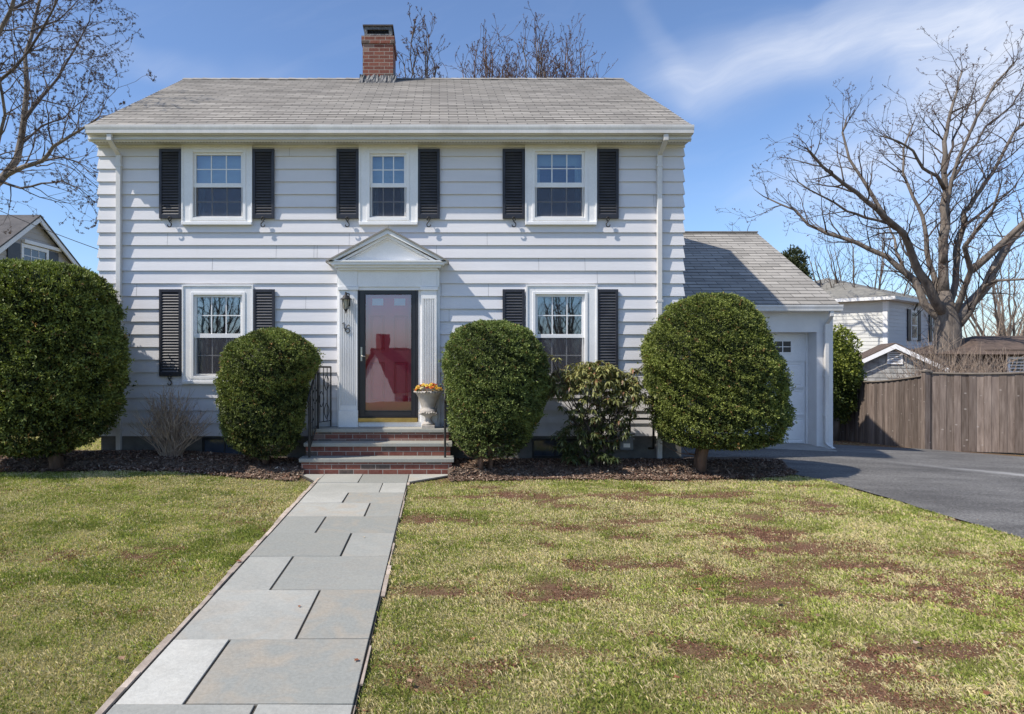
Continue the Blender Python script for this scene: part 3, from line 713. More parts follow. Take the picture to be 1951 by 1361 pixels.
mb.build('beaded_rim', M['urn'], urn, smooth=True)
mb = MB()
for k in range(5):
    for s_ in (-1, 1):
        a = math.radians(-90+s_*(8+k*16)); r = .137+.004*(k % 2); mb.ball((ux+r*math.cos(a), uy+r*math.sin(a), uz+.235+.012*math.sin(k*1.4)), .022, 6, 4, (1, 1, .8))
mb.build('relief', M['urn'], urn, smooth=True)
fl = thing('flower_bunch', 'yellow and orange silk flowers filling the stone urn', 'flowers', (ux, uy, uz+.56))
V = []; Fc = []; Cc = []
pal = [(.75, .42, .06), (.80, .55, .12), (.62, .16, .03), (.70, .62, .40), (.30, .05, .05), (.78, .60, .10), (.7, .25, .04)]
r2 = np.random.default_rng(3)
for k in range(62):
    a = r2.random()*2*math.pi; rr = .20*math.sqrt(r2.random()); c = Vector((ux+rr*math.cos(a), uy+rr*math.sin(a), uz+.575+.075*(1-(rr/.21)**2)+r2.random()*.035))
    up = Vector((math.cos(a)*rr*3.2+r2.normal()*.25, math.sin(a)*rr*3.2+r2.normal()*.25-.3, .8)).normalized()
    u = up.orthogonal().normalized(); w = up.cross(u); col = np.array(pal[r2.integers(len(pal))])
    for ring, (R, H, npt) in enumerate(((.034, .004, 6), (.022, .013, 5))):
        for p in range(npt):
            th = 2*math.pi*(p+ring*.5)/npt; d = u*math.cos(th)+w*math.sin(th); e = up.cross(d)
            b = len(V); V += [c, c+d*R*.6+e*R*.42+up*H, c+d*R+up*H*1.6, c+d*R*.6-e*R*.42+up*H]; Fc.append((b, b+1, b+2, b+3)); Cc += [col*(.8+.3*r2.random())]*4
bulk('blossom', [tuple(v) for v in V], Fc, M['petal'], fl, col=np.array(Cc))
V = []; Fc = []; Cc = []
for k in range(150):
    a = r2.random()*2*math.pi; rr = .12+.09*r2.random(); c = Vector((ux+rr*math.cos(a), uy+rr*math.sin(a), uz+.57+r2.random()*.03))
    d = Vector((math.cos(a)+r2.normal()*.4, math.sin(a)+r2.normal()*.4, r2.normal()*.4)).normalized(); e = d.orthogonal().normalized(); l = .05
    b = len(V); V += [c, c+d*l*.5+e*.012, c+d*l, c+d*l*.5-e*.012]; Fc.append((b, b+1, b+2, b+3)); Cc += [np.array((.20, .13, .04) if r2.random() < .5 else (.06, .09, .025))]*4
bulk('leaves', [tuple(v) for v in V], Fc, M['leaf'], fl, col=np.array(Cc))
lx, ly = X(659, FAC-.22), FAC-.22; lz = Z(577, ly)
lan = thing('wall_lantern', 'small black carriage lantern above the house number beside the front door', 'lantern', (lx, FAC-.13, lz))
MB().lathe([(.012, lz+.135), (.014, lz+.15), (.022, lz+.12), (.045, lz+.105), (.05, lz+.085), (.088, lz+.06), (.09, lz+.052)][::-1], lx, ly, 12).build('cap', M['iron'], lan, smooth=True)
MB().ball((lx, ly, lz+.155), .014).build('finial', M['iron'], lan, smooth=True)
MB().lathe([(.03, lz-.095), (.058, lz+.05)], lx, ly, 6).build('glass_shade', M['lamp_glass'], lan)
mb = MB()
for k in range(6):
    a = 2*math.pi*k/6; mb.tube([(lx+.032*math.cos(a), ly+.032*math.sin(a), lz-.098), (lx+.061*math.cos(a), ly+.061*math.sin(a), lz+.052)], .005, 5)
mb.build('cage', M['iron'], lan)
MB().lathe([(.002, lz-.165), (.012, lz-.135), (.026, lz-.115), (.036, lz-.096)], lx, ly, 10).build('base_drop', M['iron'], lan, smooth=True)
MB().tube([(lx+.02, FAC-.13, lz+.02), (lx+.045, FAC-.16, lz+.09), (lx+.045, FAC-.19, lz+.14), (lx+.03, ly, lz+.145), (lx, ly, lz+.13)], .009, 6).build('bracket', M['iron'], lan, smooth=True)
MB().box(lx-.03, lx+.055, FAC-.14, FAC-.1245, lz-.05, lz+.09).build('back_plate', M['iron'], lan, bevel=.005)
mx, my, mz = X(1191, 10.32), 10.32, Z(840, 10.32)
gm = thing('gas_meter', 'grey gas meter and pipes on the foundation behind the rhododendron', 'gas meter', (mx, my, .1))
MB().box(mx-.11, mx+.11, my-.09, my+.09, mz-.14, mz+.08).build('meter_body', M['meter'], gm, bevel=.03)
MB().box(mx-.12, mx+.12, my-.10, my+.10, mz+.03, mz+.045).build('flange', M['meter'], gm)
MB().lathe([(.055, 0), (.055, .04)], 0, 0, 20).build('dial', M['litepane'], gm, local=True)
d_ = [o for o in gm.children if o.name.startswith('dial')][0]; d_.rotation_euler = (math.radians(90), 0, 0); d_.location = (0, -.09, mz+.11-.1)
MB().box(mx-.05, mx+.05, my-.094, my-.0905, mz-.09, mz-.03).build('sticker', M['trim'], gm)
MB().tube([(mx+.07, my, mz+.08), (mx+.07, my, mz+.30), (mx+.12, my, mz+.34), (mx+.40, my, mz+.34), (mx+.44, my, mz+.30), (mx+.44, my, mz-.12), (mx+.42, my+.15, mz-.14)], .018, 8).build('pipe', M['iron'], gm, smooth=True)
MB().tube([(mx-.07, my, mz+.08), (mx-.07, my, mz+.20), (mx-.02, my, mz+.24), (mx-.02, my+.2, mz+.24)], .018, 8).build('pipe', M['iron'], gm, smooth=True)
# ================================================================== GROUND
def drive_left(y):      # lawn / driveway edge
    y = np.asarray(y, float)
    e = np.interp(y, [-8, 5, 6.5, 7.4, 8.6, 9.4, 9.9, 10.3, 10.7], [6.6, 5.95, 5.72, 5.62, 5.52, 5.35, 5.05, 4.72, 4.35])
    return e+.06*(vnoise(y*3.1, 5.5)-.5)+.06*(vnoise(y*13, 2.5)-.5)
def drive_right(y):
    return np.interp(y, [-8, 12, 13.5, 14.8, 15.4], [12.6, 12.2, 11.85, 11.35, 11.1])
PXL, PXR = -1.665, -.435
def path_l(y): return np.interp(y, [-3, 9.05, 9.62, 11], [PXL, PXL, -1.97, -1.97])
def path_r(y): return np.interp(y, [-3, 9.05, 9.62, 11], [PXR, PXR, .17, .17])
def bed_front(x):
    x = np.asarray(x, float)
    l = np.interp(x, [-9, -5, -3, -1.95], [9.25, 9.42, 9.5, 9.50]); r = np.interp(x, [.1, 2, 4, 4.9, 5.4], [9.45, 9.5, 9.55, 9.75, 10.2])
    return np.where(x < -.8, l, r)+.06+.24*(fbm(x*1.9, 3.3, 5)-.5)
def bed_h(x, y): return np.clip((np.asarray(y)-bed_front(x))*.6, 0, .09)+.02*(fbm(x*4, y*4, 3)-.4)
# dead-grass mask
def dead(x, y):
    a = fbm(x*.9+3.1, y*1.9+8.2, 4); b = fbm(x*3.3+1.7, y*5.1+2.2, 3)
    d = np.clip((a*.6+b*.4-.57+.022*np.clip(x, 0, 2))*8, 0, 1)*np.clip((x+2.5)/2.5, .35, 1)
    for (px, py, sx, sy) in ((1050, 1125, .38, .22), (1200, 1245, .2, .10), (1050, 1245, .22, .12), (1330, 1240, .16, .14), (1430, 1245, .3, .1), (1640, 1085, .5, .25), (1730, 1115, .55, .28), (1560, 1115, .3, .2),
                         (1500, 1320, .32, .14), (1250, 990, .7, .22), (1380, 985, .6, .2), (1520, 1040, .6, .25), (1700, 1235, .3, .15), (1080, 1000, .5, .2), (1140, 1075, .3, .15), (60, 1060, .4, .15), (260, 1050, .35, .18), (1900, 1140, .5, .25), (1600, 975, .5, .12)):
        yy = EYE*F/(py-665); xx = X(px, yy)
        q = ((x-xx)/sx)**2+((y-yy)/sy)**2
        d = np.maximum(d, np.clip(1.3-q*.6, 0, 1)*np.clip(b*3.4-1.0, 0, 1))
    bs_ = np.clip(1-(bed_front(x)-y)/(.22+.5*fbm(x*1.3, 7.7, 2)), 0, 1)*.8*(x > -5)
    return np.maximum(d*np.clip((fbm(x*7+2, y*12+5, 3)-.24)*4.5, .0, 1), bs_)
def grid_axis(near, far): return np.array(sorted(set(np.round(np.concatenate([near, far]), 4))))
xs = grid_axis(np.arange(-9, 17.01, .125), np.array([-900, -300, -120, -60, -40, -28, -20, -15, -12, 18, 20, 24, 32, 50, 100, 300, 900.]))
ys = grid_axis(np.arange(1.5, 20.01, .125), np.array([-900, -300, -100, -60, -40, -28, -20, -12, -8, -5, -2, 0, 22, 24, 26.75, 30, 40, 60, 120, 300, 900.]))
GX, GYv = np.meshgrid(xs, ys); GZv = g(GX, GYv)
near = (GX > -9) & (GX < 13) & (GYv > 1.5) & (GYv < 12)
GZv = GZv-.018*near
dd = dead(GX, GYv)
soil = np.stack([np.full_like(GX, .20)+.08*fbm(GX*2, GYv*2), np.full_like(GX, .19)+.06*fbm(GX*2, GYv*2), np.full_like(GX, .08)], -1)
gr_ = soil*(1-dd[..., None])+np.array([.19, .11, .07])*dd[..., None]
ny_, nx_ = GX.shape
idx = np.arange(ny_*nx_).reshape(ny_, nx_)
Fq = np.stack([idx[:-1, :-1], idx[:-1, 1:], idx[1:, 1:], idx[1:, :-1]], -1).reshape(-1, 4)
t = NT('lawn soil'); co = t.coord(); col = t.n('Attribute', attribute_name='tint').outputs['Color']
n1 = t.noise(co, 9, 6, .7); n2 = t.noise(co, 70, 4, .7)
k = t.math('ADD', t.ramp(n1, .25, .75, .7, 1.25), t.ramp(n2, .2, .8, -.35, .35))
col = t.mix(1.0, col, t.n('CombineColor', {0: k, 1: k, 2: k}).outputs[0], 'MULTIPLY')
M['lawn'] = t.done(t.bsdf(col=col, rough=.95, spec=.1, nrm=t.bump(n2, .9, .02)))
go = bulk('lawn', np.stack([GX, GYv, GZv], -1).reshape(-1, 3), Fq, M['lawn'], col=gr_.reshape(-1, 3), smooth=True); tag(go, kind='structure')
# ---- driveway
ysd = np.arange(-8, 15.26, .25); cols = 24; V = []
for y in ysd:
    a = drive_left(y) if y < 10.7 else XR+.0; b = drive_right(y)
    if y > GY-.01 and y < GY+.3: pass
    a = float(a); b = float(b)
    for i in range(cols+1):
        x = a+(b-a)*i/cols; V.append((x, y, float(g(x, y))+.012-.010*(i in (0, cols))))
Fq = [(r*(cols+1)+i, r*(cols+1)+i+1, (r+1)*(cols+1)+i+1, (r+1)*(cols+1)+i) for r in range(len(ysd)-1) for i in range(cols)]
t = NT('asphalt'); co = t.coord(); n1 = t.noise(t.map(co, (.5, 1.6, 1)), 1.1, 5, .6); n2 = t.noise(co, 42, 6, .85); n3 = t.noise(t.map(co, (.35, 1.5, 1)), 3.5, 5, .7)
vo = t.n('TexVoronoi', {'Vector': co, 'Scale': 48.}).outputs[0]
col = t.mix(t.ramp(n1, .35, .65), (.100, .094, .087), (.185, .176, .162))
col = t.mix(t.ramp(n3, .55, .75, 0, .5), col, (.12, .118, .12))
k = t.ramp(n2, .36, .66, .25, 2.0)
col = t.mix(1.0, col, t.n('CombineColor', {0: k, 1: k, 2: k}).outputs[0], 'MULTIPLY')
col = t.mix(t.ramp(t.math('ADD', vo, t.math('MULTIPLY', n3, .15)), .06, .2, .8, 0), col, (.27, .26, .24))
# worn pale streak of old filler across the drive
sx = t.n('SeparateXYZ', {0: t.n('VectorMath', {0: co, 1: t.n('CombineXYZ', {1: t.math('MULTIPLY', t.noise(co, 2.3, 4), .35)}).outputs[0]}, operation='ADD').outputs[0]})
ln = t.math('ABSOLUTE', t.math('SUBTRACT', sx.outputs[1], t.math('ADD', t.math('MULTIPLY', sx.outputs[0], -.52), 15.52)))
m1 = t.math('MULTIPLY', t.ramp(ln, .05, .24, 1, 0), t.ramp(sx.outputs[0], 7.6, 9.4, 0, 1))
col = t.mix(t.math('MULTIPLY', m1, t.ramp(n3, .3, .6, .4, .95)), col, (.42, .41, .39))
M['asphalt'] = t.done(t.bsdf(col=col, rough=.85, spec=.3, nrm=t.bump(n2, .8, .008)))
tag(bulk('driveway', V, Fq, M['asphalt'], smooth=True), kind='structure')
a0, a1 = X(1420, 12.4), X(1597, 12.4)
mb = MB(); n = 8
for i in range(n):
    x0, x1 = a0-.6+(a1-a0+.6)*i/n, a0-.6+(a1-a0+.6)*(i+1)/n
    z0, z1 = float(g(x0, 12.5))+.03, float(g(x1, 12.5))+.03
    mb.add([(x0, 12.45, z0), (x1, 12.45, z1), (x1, GY+.32, z1), (x0, GY+.32, z0), (x0, 12.42, z0-.06), (x1, 12.42, z1-.06)], [(0, 1, 2, 3), (4, 5, 1, 0)])
tag(mb.build('garage_apron', M['apron']), kind='structure')
# ---- bluestone path
rows = [1.9, 2.62, 3.39, 4.15, 5.0, 5.81, 6.55, 7.2, 7.83, 8.40, 9.0, 9.615]
jx = [-1.2, -.93, -1.30, -.893, -1.27, -.86, -1.22, -.81, -1.14, -.76, -1.10]
mb = MB(); jt = []
for k in range(len(rows)-1):
    y0, y1 = rows[k]+.0035, rows[k+1]-.0035
    sp = [PXL+.02, jx[k], PXR]
    w = .009 if k < 9 else .005
    for a, b in ((PXL+.015, jx[k]-w), (jx[k]+w, PXR-.004)):
        mb.cur = random.random(); z = .014+random.uniform(-.003, .003)
        q = [random.uniform(-.003, .003) for _ in range(4)]
        j = [random.uniform(-.002, .002) for _ in range(4)]
        mb.add([(a, y0, -.03), (b, y0, -.03), (b, y1, -.03), (a, y1, -.03), (a+j[0], y0, z+q[0]*.6), (b, y0+j[1], z+q[1]*.6), (b+j[2], y1, z+q[2]*.6), (a, y1+j[3], z+q[3]*.6)],
               [(4, 5, 6, 7), (0, 1, 5, 4), (1, 2, 6, 5), (2, 3, 7, 6), (3, 0, 4, 7)])
for s_, xa, xb in ((-1, PXL+.003, -1.96), (1, PXR+.012, .16)):
    mb.cur = random.random(); p = [(xa, 9.06, .013), (xa, 9.612, .013), (xb, 9.612, .013), (xb, 9.57, .013)]
    if s_ > 0: p = p[::-1]
    mb.prism([(q[0], q[1]) for q in p], 'z', -.03, .013)
po = mb.build('path', M['bluestone'], bevel=.003, rnd=True); tag(po, kind='structure')
mb = MB().box(PXL-.01, PXR+.01, 1.8, 9.6, -.04, .0035).prism([(-1.99, 9.6), (-1.99, 9.55), (PXL-.02, 9.0), (PXR+.02, 9.0), (.18, 9.55), (.18, 9.6)], 'z', -.04, .0045)
tag(mb.build('path_bed', simple('dark grit', (.03, .028, .025), (.075, .065, .05), scale=70, rough=.95, bump=.9)), kind='structure')
# rough mortar edging strips
mb = MB()
for s_, xe in ((-1, PXL), (1, PXR)):
    y = 1.9
    while y < 9.0:
        L = random.uniform(.15, .5); w = random.uniform(.035, .062) if s_ < 0 else random.uniform(.0, .038)
        z = .012+random.uniform(-.004, .006); mb.cur = random.random()
        if w > .01:
            a, b = (xe-w, xe-.002) if s_ < 0 else (xe+.002, xe+w)
            jj = random.uniform(-.006, .006)
            mb.add([(a, y, 0), (b, y, 0), (b, y+L, 0), (a+jj, y+L, 0), (a+.004, y, z), (b, y, z), (b, y+L, z+.002), (a+jj+.004, y+L, z+.002)],
                   [(4, 5, 6, 7), (0, 1, 5, 4), (1, 2, 6, 5), (2, 3, 7, 6), (3, 0, 4, 7)])
        y += L+.002
tag(mb.build('path_edging', simple('tan mortar edging', (.52, .43, .35), (.36, .29, .23), scale=10, rough=.95, bump=.8, bscale=60, rnd=.2), rnd=True), kind='structure')
# ---- mulch beds
def bed(name, x0, x1):
    nx, ny = int((x1-x0)/.06), 22; V = []
    for j in range(ny+1):
        for i in range(nx+1):
            x = x0+(x1-x0)*i/nx; f = float(bed_front(x)); y = f+(FAC+.02-f)*j/ny
            if x > XR+.02: y = f+(10.66-f)*j/ny if f < 10.6 else f
            V.append((x, y, float(g(x, y))+float(bed_h(x, y))+(.004 if j else -.02)))
    Fq = [(r*(nx+1)+i, r*(nx+1)+i+1, (r+1)*(nx+1)+i+1, (r+1)*(nx+1)+i) for r in range(ny) for i in range(nx)]
    tag(bulk(name, V, Fq, M['mulch'], smooth=True), kind='structure')
M['mulch'] = simple('bark mulch', (.12, .085, .062), (.21, .155, .115), scale=14, rough=.97, bump=1.0, bscale=55, bdist=.03)
bed('mulch_bed', -8.6, -1.95); bed('mulch_bed', .12, 5.35)
def chips(n):
    x = np.concatenate([rng.uniform(-8.5, -1.98, n//2), rng.uniform(.15, 5.3, n//2)]); f = bed_front(x)
    y = f-.30+(10.70-f)*rng.random(len(x))**1.15
    keep = ~((x < XR) & (y > 10.48)); x, y = x[keep], y[keep]
    z = g(x, y)+bed_h(x, y)+.006; m = len(x)
    th = rng.random(m)*6.28; ph = rng.normal(0, .35, m); L = rng.uniform(.012, .04, m); W = rng.uniform(.003, .01, m)
    d = np.stack([np.cos(th)*np.cos(ph), np.sin(th)*np.cos(ph), np.sin(ph)], -1); w = np.stack([-np.sin(th), np.cos(th), rng.normal(0, .3, m)], -1)
    c = np.stack([x, y, z+rng.random(m)*.01], -1)
    V = np.stack([c-d*L[:, None]-w*W[:, None], c+d*L[:, None]-w*W[:, None], c+d*L[:, None]+w*W[:, None], c-d*L[:, None]+w*W[:, None]], 1).reshape(-1, 3)
    base = np.array([(.12, .08, .06), (.23, .16, .115), (.36, .26, .19), (.19, .10, .065), (.5, .42, .33)])[rng.choice(5, m, p=[.36, .3, .16, .15, .03])]
    Cc = np.repeat(base*rng.uniform(.7, 1.3, (m, 1)), 4, 0)
    tag(bulk('mulch_chips', V, np.arange(4*m).reshape(-1, 4), M['chips'], col=Cc), 'loose brown bark chips scattered over the planting beds', 'mulch', kind='stuff')
chips(34000)
# ---- grass blades
def on_lawn(x, y):
    ok = ~((x > path_l(y)-.045) & (x < path_r(y)+.02))
    ok &= ~((x > drive_left(y)+.0) & (x < drive_right(y)) & (y < 15.3))
    bf = bed_front(x)
    ok &= ~((y > bf-.04+.16*(vnoise(x*31, y*31)-.4)) & (x < 5.3) & (y < 19) & (x > -5.6))
    ok &= ~((x < -5.3) & (y > bf) & (y < 10.55))
    ok &= ~((x > 3.8) & (x < 12.5) & (y > 10) & (y < 15.3) & (x < drive_right(y)))
    return ok
def blades(name, X0, X1, Y0, Y1, n, h0, h1, wd):
    x = rng.uniform(X0, X1, n); y = rng.uniform(Y0, Y1, n)
    # keep to what can be seen from around the camera
    lim = (x > -.85*y-1.2) & (x < 1.06*y+1.0)
    k = on_lawn(x, y) & lim; x, y = x[k], y[k]
    cl = fbm(x*5, y*5, 2); D = dead(x, y); keep = rng.random(len(x)) < (.45+.9*cl)*(1-.35*D); x, y, D, cl = x[keep], y[keep], D[keep], cl[keep]
    m = len(x); z = g(x, y)-.018
    H = rng.uniform(h0, h1, m)*(1-.5*D)*(.45+1.2*fbm(x*2.6, y*2.6, 3))
    th = rng.random(m)*6.283; lean = np.clip(rng.normal(.75, .32, m)+D*.7, .05, 1.5)
    d = np.stack([np.cos(th), np.sin(th), np.zeros(m)], -1); s = np.stack([-np.sin(th), np.cos(th), np.zeros(m)], -1)
    up = np.array([0, 0, 1.])
    W = (rng.uniform(.6, 1.2, m)*wd)[:, None]
    b = np.stack([x, y, z], -1); Hc = H[:, None]; ln = lean[:, None]
    mid = b+up*Hc*.60*np.cos(ln*.5)+d*Hc*.6*np.sin(ln*.5); tip = mid+up*Hc*.45*np.cos(ln*1.25)+d*Hc*.5*np.sin(ln*1.25)
    tip[:, 2] = np.maximum(tip[:, 2], z+.004)
    V = np.stack([b-s*W, b+s*W, mid+s*W*.8, tip, mid-s*W*.8], 1).reshape(-1, 3)
    i0 = np.arange(m)*5; Fq = np.stack([i0, i0+1, i0+2, i0+3, i0+4], -1)
    pn = fbm(x*.55+9, y*.8+4, 3); green = np.clip((pn-.38)*2.6+.12+(rng.random(m)-.5)*.5, 0, 1)
    gA = np.array([.25, .32, .06]); gB = np.array([.50, .50, .14]); st = np.array([.80, .68, .40]); br = np.array([.46, .27, .185]); rd_ = np.array([.20, .08, .05])
    u = rng.random((m, 1)); gcol = gA*(1-u)+gB*u
    pst = .27+.50*(1-green)
    md = fbm(x*2.3+4, y*3.4+1, 4); md2 = fbm(x*8+4, y*11+1, 2); pst = np.clip(pst+(md-.50)*1.5+(md2-.5)*1.0, .04, .85); gcol = gcol*(1.10-np.clip((.5-md)*1.2, -.2, .25))[:, None]; isst = rng.random(m) < pst
    c = np.where(isst[:, None], st*(.65+.5*rng.random((m, 1))), gcol*(.75+.5*rng.random((m, 1))))
    dm = rng.random(m) < D*.9
    v = rng.random((m, 1)); c = np.where(dm[:, None], (br*(1-v)+rd_*v)*(.7+.8*rng.random((m, 1))), c)
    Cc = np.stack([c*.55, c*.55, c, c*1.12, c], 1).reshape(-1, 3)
    return V, Fq, Cc
parts_ = [blades('g', -4.2, 5.2, 2.6, 4.6, 230000, .014, .042, .0015), blades('g', -6, 7, 4.6, 7.0, 290000, .014, .040, .0023),
          blades('g', -9, 8, 7.0, 10.6, 290000, .015, .038, .0033), blades('g', -14, -4, 9.4, 24, 40000, .03, .06, .007), blades('g', 10.8, 14, 9, 15.3, 25000, .03, .06, .006), blades('g', 7.8, 11.5, 14, 19, 20000, .03, .06, .006)]
Vs = []; Fs = []; Cs = []; o_ = 0
for V, Fq, Cc in parts_: Vs.append(V); Fs.append(Fq+o_); Cs.append(Cc); o_ += len(V)
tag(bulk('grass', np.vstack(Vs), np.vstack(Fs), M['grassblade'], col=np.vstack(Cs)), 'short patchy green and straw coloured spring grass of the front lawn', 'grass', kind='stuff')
# fallen leaves and twigs
leaf_px = [(815, 998), (1318, 995), (232, 1262), (1290, 1300), (780, 1305), (1880, 1330), (1560, 1180), (1640, 1085), (1688, 1090), (680, 1265), (1290, 1060), (1240, 1080), (455, 1075), (1150, 925), (1745, 1232), (1000, 1180), (900, 1225), (1330, 1130), (1480, 1150), (1120, 930)]
V = []; Fc = []; Cc = []
def add_leaf(x, y, z, R, col):
    a = random.random()*6.28; tilt = random.uniform(.1, .6); out = []
    for k, rr in enumerate((1, .55, .95, .5, .8, .45, .8, .5, .95, .55)):
        t_ = 2*math.pi*k/10; px, py = rr*R*math.cos(t_), rr*R*math.sin(t_)*.8
        out.append((x+px*math.cos(a)-py*math.sin(a), y+px*math.sin(a)+py*math.cos(a), z+.012+abs(py)*tilt+px*tilt*.3))
    b = len(V); V.extend([(x, y, z+.012)]+out)
    for k in range(10): Fc.append((b, b+1+k, b+1+(k+1) % 10))
    Cc.extend([np.array(col)*random.uniform(.8, 1.2)]*11)
for px, py in leaf_px:
    y = EYE*F/(py-665); x = X(px, y); add_leaf(x, y, float(g(x, y))+.012, random.uniform(.025, .04), random.choice([(.28, .11, .06), (.36, .22, .14), (.45, .33, .24), (.22, .09, .05)]))
for _ in range(260):
    x, y = random.uniform(-6, 6), random.uniform(3, 9.6)
    if -1.7 < x < -.4 and random.random() < .8: continue
    add_leaf(x, y, float(g(x, y))+.008, random.uniform(.008, .018), random.choice([(.28, .13, .07), (.36, .24, .15), (.5, .42, .3), (.22, .12, .06)]))
for _ in range(520):
    x, y = random.choice([random.uniform(-8, -2), random.uniform(.2, 5)]), random.uniform(9.3, 10.4)
    add_leaf(x, y, float(g(x, y)+bed_h(x, y))+.004, random.uniform(.012, .028), random.choice([(.28, .16, .1), (.36, .24, .16), (.46, .38, .3), (.22, .12, .07)]))
tag(bulk('fallen_leaves', V, Fc, M['chips'], col=np.array(Cc)), 'dry brown and reddish leaves littering the lawn, path and beds', 'leaf litter', kind='stuff')
# ================================================================== CLIPPED YEWS AND SHRUBS
def lump(p, s): return vnoise(p[:, 0]*s+p[:, 2]*s*1.3+5, p[:, 1]*s-p[:, 2]*s*.9+11)
def sprig_mesh(P, Nn, L, W, cols, k, spread=.9, droop=0.):
    """k flat needle blades at every point, fanned round the outward direction"""
    m = len(P); out = []; Cc = []
    for i in range(k):
        d = Nn+rng.normal(0, spread, (m, 3)); d[:, 2] += .12-droop; d /= np.linalg.norm(d, axis=1)[:, None]
        r = rng.normal(0, 1, (m, 3)); s = np.cross(d, r); s /= np.linalg.norm(s, axis=1)[:, None]
        l = (L*rng.uniform(.6, 1.3, m))[:, None]; w = (W*rng.uniform(.7, 1.3, m))[:, None]
        b = P+rng.normal(0, L*.25, (m, 3))
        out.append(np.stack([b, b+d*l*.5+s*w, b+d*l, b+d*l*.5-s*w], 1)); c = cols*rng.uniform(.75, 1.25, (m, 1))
        Cc.append(np.stack([c*.6, c, c*1.25, c], 1))  # inner end darkened, tip lightened: shade and lit tips in the colour
    V = np.concatenate(out).reshape(-1, 3); return V, np.concatenate(Cc).reshape(-1, 3)
def yew(label, sil, Yc, nsp, dark, light, flat=.8, stems=(), seed=1, gap_z=.45, L=.029, W=.0068, thin=.5, ymin=None, lumpy=.10, group='clipped evergreens along the house front'):
    global rng
    rng = np.random.default_rng(seed)
    sil = sorted(sil); ys_ = np.array([s[0] for s in sil], float)
    uL = (np.array([s[1] for s in sil])-837)/F; uR = (np.array([s[2] for s in sil])-837)/F; aa = (uR-uL)*Yc/2
    for _ in range(30):
        sL = np.sqrt(aa**2+(uL*flat*aa)**2); sR = np.sqrt(aa**2+(uR*flat*aa)**2); aa = aa*(uR-uL)*Yc/(sL+sR)
    xcc = uL*Yc+np.sqrt(aa**2+(uL*flat*aa)**2)
    zc = EYE+(665-ys_)/F*Yc; xc = ((np.array([s[1] for s in sil])+np.array([s[2] for s in sil]))/2-837)/F*Yc; hw = (np.array([s[2] for s in sil])-np.array([s[1] for s in sil]))/2/F*Yc
    k_ = .955; xc = xcc; hw = aa*k_; o = np.argsort(zc); zc, xc, hw = zc[o], xc[o], hw[o]
    x0 = float(np.mean(xc[:3])); gz_ = float(g(x0, Yc)+bed_h(x0, Yc))
    root = thing('yew_bush', label, 'bush', (x0, Yc, gz_), group=group)
    def prof(z): return np.interp(z, zc, hw), np.interp(z, zc, xc)
    # sample heights in proportion to girth, plus the crown cap
    zz = np.linspace(zc[0], zc[-1], 300); h_, _ = prof(zz); sl_ = np.sqrt(1+np.gradient(h_, zz)**2); pw = (h_+.03)*sl_; pw /= pw.sum()
    z = rng.choice(zz, nsp, p=pw)+rng.normal(0, .006, nsp); a = rng.random(nsp)*6.283
    hw_, xc_ = prof(z)
    dep = 1-np.abs(rng.exponential(.055, nsp)); nearb = np.clip((z-zc[0])/gap_z, 0, 1)
    dep = dep-(1-nearb)*rng.random(nsp)*.35
    ry = hw_*flat
    P = np.stack([xc_+np.cos(a)*hw_, Yc+np.sin(a)*ry, z], -1)
    lum = lumpy*(lump(P, 2.6)-.5)+.10*(lump(P, 7.)-.5)+.10*(lump(P, 16.)-.5)+np.where(rng.random(nsp) < .04, rng.random(nsp)*.11, 0)
    rr = dep+lum
    P = np.stack([xc_+np.cos(a)*hw_*rr, Yc+np.sin(a)*ry*rr, z+lum*.18*(z > zc[-1]-.25)], -1)
    dh = np.interp(z, zz, np.gradient(h_, zz)); N_ = np.stack([np.cos(a), np.sin(a)/flat, -dh], -1); N_ /= np.linalg.norm(N_, axis=1)[:, None]
    keep = rng.random(nsp) < (thin+(1-thin)*nearb)*(.75+.5*lump(P, 9.))
    if ymin is not None: keep &= P[:, 1] < ymin
    P, N_, rr = P[keep], N_[keep], rr[keep]; m = len(P)
    u = np.clip(.42+.8*(lump(P, 4.)-.5)+.7*(lump(P, 16.)-.5)+rng.normal(0, .26, m)+(rr-1)*2.2+.25*(P[:, 2]-zc[0])/(zc[-1]-zc[0]), 0, 1)[:, None]  # inner shade and lit outer tips mixed into the leaf colour
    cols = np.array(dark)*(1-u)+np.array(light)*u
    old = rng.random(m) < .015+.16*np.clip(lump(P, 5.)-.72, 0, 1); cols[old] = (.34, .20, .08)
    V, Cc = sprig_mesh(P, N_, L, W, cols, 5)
    # hull coloured near black as inner shade, so the crown is not see-through
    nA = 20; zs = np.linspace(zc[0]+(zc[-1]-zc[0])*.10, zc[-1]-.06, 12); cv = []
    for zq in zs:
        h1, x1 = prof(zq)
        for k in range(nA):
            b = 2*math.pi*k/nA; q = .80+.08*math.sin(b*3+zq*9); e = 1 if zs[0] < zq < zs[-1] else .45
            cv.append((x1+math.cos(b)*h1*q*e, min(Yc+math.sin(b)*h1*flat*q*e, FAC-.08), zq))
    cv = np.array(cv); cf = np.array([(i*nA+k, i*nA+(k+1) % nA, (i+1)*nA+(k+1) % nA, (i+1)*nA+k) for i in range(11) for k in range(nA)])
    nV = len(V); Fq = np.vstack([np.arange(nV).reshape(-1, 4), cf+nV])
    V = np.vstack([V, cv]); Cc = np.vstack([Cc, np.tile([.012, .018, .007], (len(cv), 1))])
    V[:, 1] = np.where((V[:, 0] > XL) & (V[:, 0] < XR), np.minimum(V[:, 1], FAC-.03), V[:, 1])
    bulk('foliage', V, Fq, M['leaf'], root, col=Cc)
    # stems
    mb = MB(); rs = random.Random(seed)
